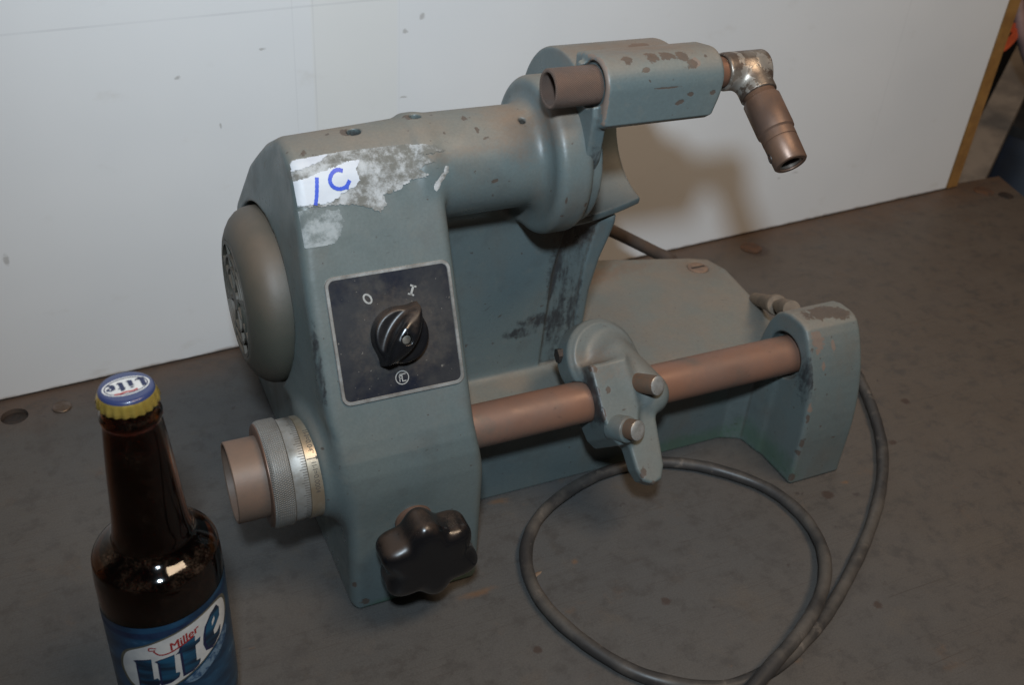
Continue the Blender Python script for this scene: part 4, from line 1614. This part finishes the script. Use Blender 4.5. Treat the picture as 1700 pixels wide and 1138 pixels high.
def labelmat():
    k = NT("blue_beer_label")
    s = k.n('ShaderNodeSeparateXYZ')
    k.put(s.inputs[0], k.P())
    z = s.outputs[2]
    f = k.noise(40, 5, .65, k.scalevec((1, 1, 2.5)))
    col = k.mix(k.ramp(f, .35, .65), (.005, .026, .062), (.014, .066, .140))
    col = k.mix(k.ramp(f, .62, .72), col, (.07, .15, .25))
    return k.set(Base_Color=col, Roughness=.32)


def grid2(u0, u1, v0, v1, nu, nv):
    V = [(u0 + (u1 - u0) * i / nu, v0 + (v1 - v0) * j / nv) for j in range(nv + 1) for i in range(nu + 1)]
    F = [(j * (nu + 1) + i, j * (nu + 1) + i + 1, (j + 1) * (nu + 1) + i + 1, (j + 1) * (nu + 1) + i) for j in range(nv) for i in range(nu)]
    return V, F


lb_ = obj("label", on(grid2(-50, 62, 22, 106.8, 60, 20), lambda u, v: lab(u, v, 0)), labelmat(), bo, angle=80)
M_band = simple("label_dark_band", (.006, .014, .045), (.012, .035, .09), 60, (.35, .45), 0, .03)
wrap("label_band", grid2(-49, 61, 99.0, 103.0, 60, 2), 1, M_band, lb_)


def lab2(u, v2, h):
    return lab(u, v2 - TILT * u, h)


def wrap2(name, vf, h, mat):
    vf = subdiv(vf, 2.5)
    return obj(name, on(vf, lambda u, v: lab2(u, v, h)), mat, lb_, angle=80)


def sm2(pts, n=6):
    P = [Vector((p[0], p[1], 0)) for p in pts]
    out = []
    m_ = len(P)
    for i in range(m_):
        a, b, c, d = P[i - 1], P[i], P[(i + 1) % m_], P[(i + 2) % m_]
        for k_ in range(n):
            t = k_ / n
            q = .5 * ((2 * b) + (c - a) * t + (2 * a - 5 * b + 4 * c - d) * t * t + (3 * b - a - 3 * c + d) * t ** 3)
            out.append((q.x, q.y))
    return out


OV = [(-28.5, 76.5), (-24, 86), (-12.6, 92.9), (0, 98.4), (13, 102.3), (24, 103.5), (30.5, 100), (31.5, 90), (26, 80.5), (14.4, 73), (.6, 64.5), (-12, 58), (-24, 60), (-28.5, 68)]
ctr = (1.5, 81.5)
wrap2("label_oval_edge", fill2d([sm2([(ctr[0] + (p[0] - ctr[0]) * 1.06, ctr[1] + (p[1] - ctr[1]) * 1.06) for p in OV])]), 2, simple("label_gold_line", (.15, .14, .10), (.10, .10, .085), 100, (.35, .45), .2, .03))
wrap2("label_oval", fill2d([sm2(OV)]), 3, M_lw)
kh = NT("label_hop_print")
wrap2("label_hops", fill2d([sm2([(1, 62), (10, 68), (20, 74.5), (28, 82), (31, 79), (27, 72), (18, 66), (8, 60)])]), 4,
      kh.set(Base_Color=kh.mix(kh.ramp(kh.noise(230, 5, .7), .38, .62), (.012, .055, .14), (.15, .24, .34)), Roughness=.35))
GL = [[[(-21.3, 80.2), (-19, 81.4), (-12, 83.2), (-12.6, 67.2), (-10.6, 68.4), (-9.4, 66), (-11.5, 61), (-19, 57.5), (-22, 60), (-20.6, 62), (-20.2, 79)]],
      [[(-10.4, 81.3), (-8, 82.6), (-1, 84.9), (-1.8, 70.6), (.2, 70.6), (-.6, 67.6), (-4.5, 64.6), (-9.6, 63.2), (-9.2, 80)]],
      [[(-.4, 84.2), (1.4, 86.2), (2.4, 89.6), (9.8, 92.6), (9.4, 88.6), (12.6, 89.8), (12, 86.8), (9.3, 85.6), (8.7, 73.8), (11, 73.8), (9.8, 71), (6.4, 68.6), (1.6, 67.2), (1.8, 85)]],
      [[(14.4, 88.5), (15.8, 94), (20, 99.6), (24.6, 101.6), (26.6, 98), (26, 92.6), (20, 86.6), (20.2, 83.2), (22.6, 83.2), (26, 85.6), (24.4, 80.6), (18.8, 76.2), (14.8, 77.6), (13.8, 83)],
       [(19.8, 90.2), (22.2, 93.6), (22.0, 96.4), (19.8, 93.4)]]]
for g in GL:
    o_ = g[0]
    cx = sum(p[0] for p in o_) / len(o_)
    cy = sum(p[1] for p in o_) / len(o_)
    wrap2("label_letter_edge", fill2d([[(cx + (p[0] - cx) * 1.03 - .35, cy + (p[1] - cy) * 1.02 - .3) for p in o_]] + g[1:]), 5, M_lk)
    kl = bpy.data.materials.get("label_letter_blue")
    if kl is None:
        q_ = NT("label_letter_blue")
        kl = q_.set(Base_Color=q_.mix(q_.ramp(q_.noise(60, 3, .5, q_.scalevec((.4, .4, 2.2))), .36, .60), (.003, .013, .032), (.010, .082, .165)), Roughness=.32)
    wrap2("label_letter", fill2d([[(cx + (p[0] - cx) * .90 + .15, cy + (p[1] - cy) * .94 + .2) for p in o_]] + [[(cx + (p[0] - cx) * .98, cy + (p[1] - cy) * 1.0) for p in h_] for h_ in g[1:]]), 6, kl)
tv, tf = text2d("Miller", 7.0, 1.0, .45, 0)
wrap2("label_script", rot2((tv, tf), 3.6, 93.0, .42), 5, M_lr)
wrap2("label_script", rot2((tv, tf), 3.95, 93.05, .42), 6, M_lr)
wrap2("label_script_tail", stroke2d([(-10.5, 88.8), (-8.0, 86.2), (-4, 86.4), (2, 89.2), (9, 92.6)], .9), 5, M_lr)
wrap2("label_script_tail", stroke2d([(-9.0, 91), (-12, 91.4), (-12.4, 89.4), (-9.5, 89.6)], .7), 5, M_lr)

# ------------------------------------------------------------------ dim clutter past the end of the panel
fl_m = simple("dark_shop_floor", (.05, .045, .042), (.03, .028, .027), 3, (.6, .8))
V, F = box((-3.5, -3, -.90), (4.5, 4.5, -.87))
flr = obj("floor", (V, F), fl_m, None, flat=True)
tag(flr, None, kind='structure')
V, F = box((-3.5, 3.0, -.87), (4.5, 3.08, 2.6))
bwl = obj("back_wall", (V, F), simple("dark_shop_wall", (.030, .028, .027), (.02, .02, .02), 2, (.7, .9)), None, flat=True)
tag(bwl, None, kind='structure')


# weathered plank leaning on the bench's back corner
A, Bp = cam_pt(1606, 300, 1.42), cam_pt(1706, 96, 1.60)
ax_ = (Bp - A).normalized()
sd_ = ax_.cross(Vector((0, 0, 1))).normalized()
fw = sd_.cross(ax_).normalized()


def plank(c0, c1, hw, ht):
    V = []
    for c in (c0, c1):
        for a_, b_ in ((-1, -1), (1, -1), (1, 1), (-1, 1)):
            V.append(c + sd_ * (a_ * hw) + fw * (b_ * ht))
    return V, [(0, 1, 2, 3), (7, 6, 5, 4), (0, 4, 5, 1), (1, 5, 6, 2), (2, 6, 7, 3), (3, 7, 4, 0)]


pk = obj("plank", plank(A - ax_ * .75, Bp + ax_ * .35, .0215, .012), simple("weathered_grey_wood", (.20, .165, .135), (.12, .10, .085), 18, (.6, .8), 0, .4, 90), None)
tag(pk, "weathered grey-brown plank leaning in the gap past the panel's brown edge", "plank")


def strap(pts, w, name, label, mat, cat):
    P = catmull(pts, 8)
    V, F = [], []
    for i, p in enumerate(P):
        t = (P[min(i + 1, len(P) - 1)] - P[max(i - 1, 0)]).normalized()
        s_ = t.cross(Vector((.2, -1, .3))).normalized()
        n_ = t.cross(s_).normalized()
        V += [p + s_ * w + n_ * .0012, p - s_ * w + n_ * .0012, p - s_ * w - n_ * .0012, p + s_ * w - n_ * .0012]
    for i in range(len(P) - 1):
        for k_ in range(4):
            F.append((i * 4 + k_, i * 4 + (k_ + 1) % 4, i * 4 + 4 + (k_ + 1) % 4, i * 4 + 4 + k_))
    F += [(0, 1, 2, 3), tuple(len(V) - 4 + i for i in (3, 2, 1, 0))]
    o = obj(name, (V, F), mat, None)
    tag(o, label, cat)
    return o


M_orange = simple("orange_webbing", (.50, .085, .025), (.38, .06, .02), 90, (.6, .75))
strap([cam_pt(1662, 30, 1.34), cam_pt(1672, 44, 1.34), cam_pt(1690, 47, 1.36), cam_pt(1684, 60, 1.35), cam_pt(1668, 76, 1.34), cam_pt(1652, 84, 1.34), cam_pt(1636, 120, 1.35), cam_pt(1622, 172, 1.36)], .006, "strap",
      "bright orange strap hanging in folds past the panel's edge", M_orange, "strap")
ho = obj("hose", tube(catmull([cam_pt(1684, -60, 1.35), cam_pt(1690, 10, 1.35), cam_pt(1698, 60, 1.36), cam_pt(1715, 110, 1.38), cam_pt(1760, 190, 1.40)], 10), .0085, 14), simple("faded_pink_hose", (.24, .15, .14), (.17, .11, .10), 40, (.5, .65)), None)
tag(ho, "faded pinkish hose hanging at the photo's top right corner", "hose")
# blue drum behind the bench corner
dc = cam_pt(1738, 244, 1.75)
dr = bpy.data.objects.new("blue_drum", None)
COL.objects.link(dr)
dr.location = (dc.x, dc.y, -.87)
tag(dr, "blue plastic drum standing behind the bench's far corner", "drum")
M_blue = simple("scuffed_blue_plastic", (.009, .016, .034), (.012, .014, .02), 12, (.4, .6))
ht = dc.z + .87 + .05
obj("drum_body", lathe([(.0, 0), (.0, .13), (.02, .145), (ht * .32, .15), (ht * .33, .155), (ht * .35, .155), (ht * .36, .15), (ht * .66, .15), (ht * .67, .155), (ht * .69, .155), (ht * .70, .15), (ht - .03, .145), (ht, .13), (ht, 0)],
                        (dc.x, dc.y, -.87), (0, 0, 1), 48), M_blue, dr)
obj("drum_lid", lathe([(ht - .005, .1335), (ht + .012, .1335), (ht + .012, .12), (ht + .006, .115), (ht + .006, 0)], (dc.x, dc.y, -.87), (0, 0, 1), 48), simple("black_drum_lid", (.02, .02, .022), (.03, .03, .03), 30, (.4, .6)), dr)
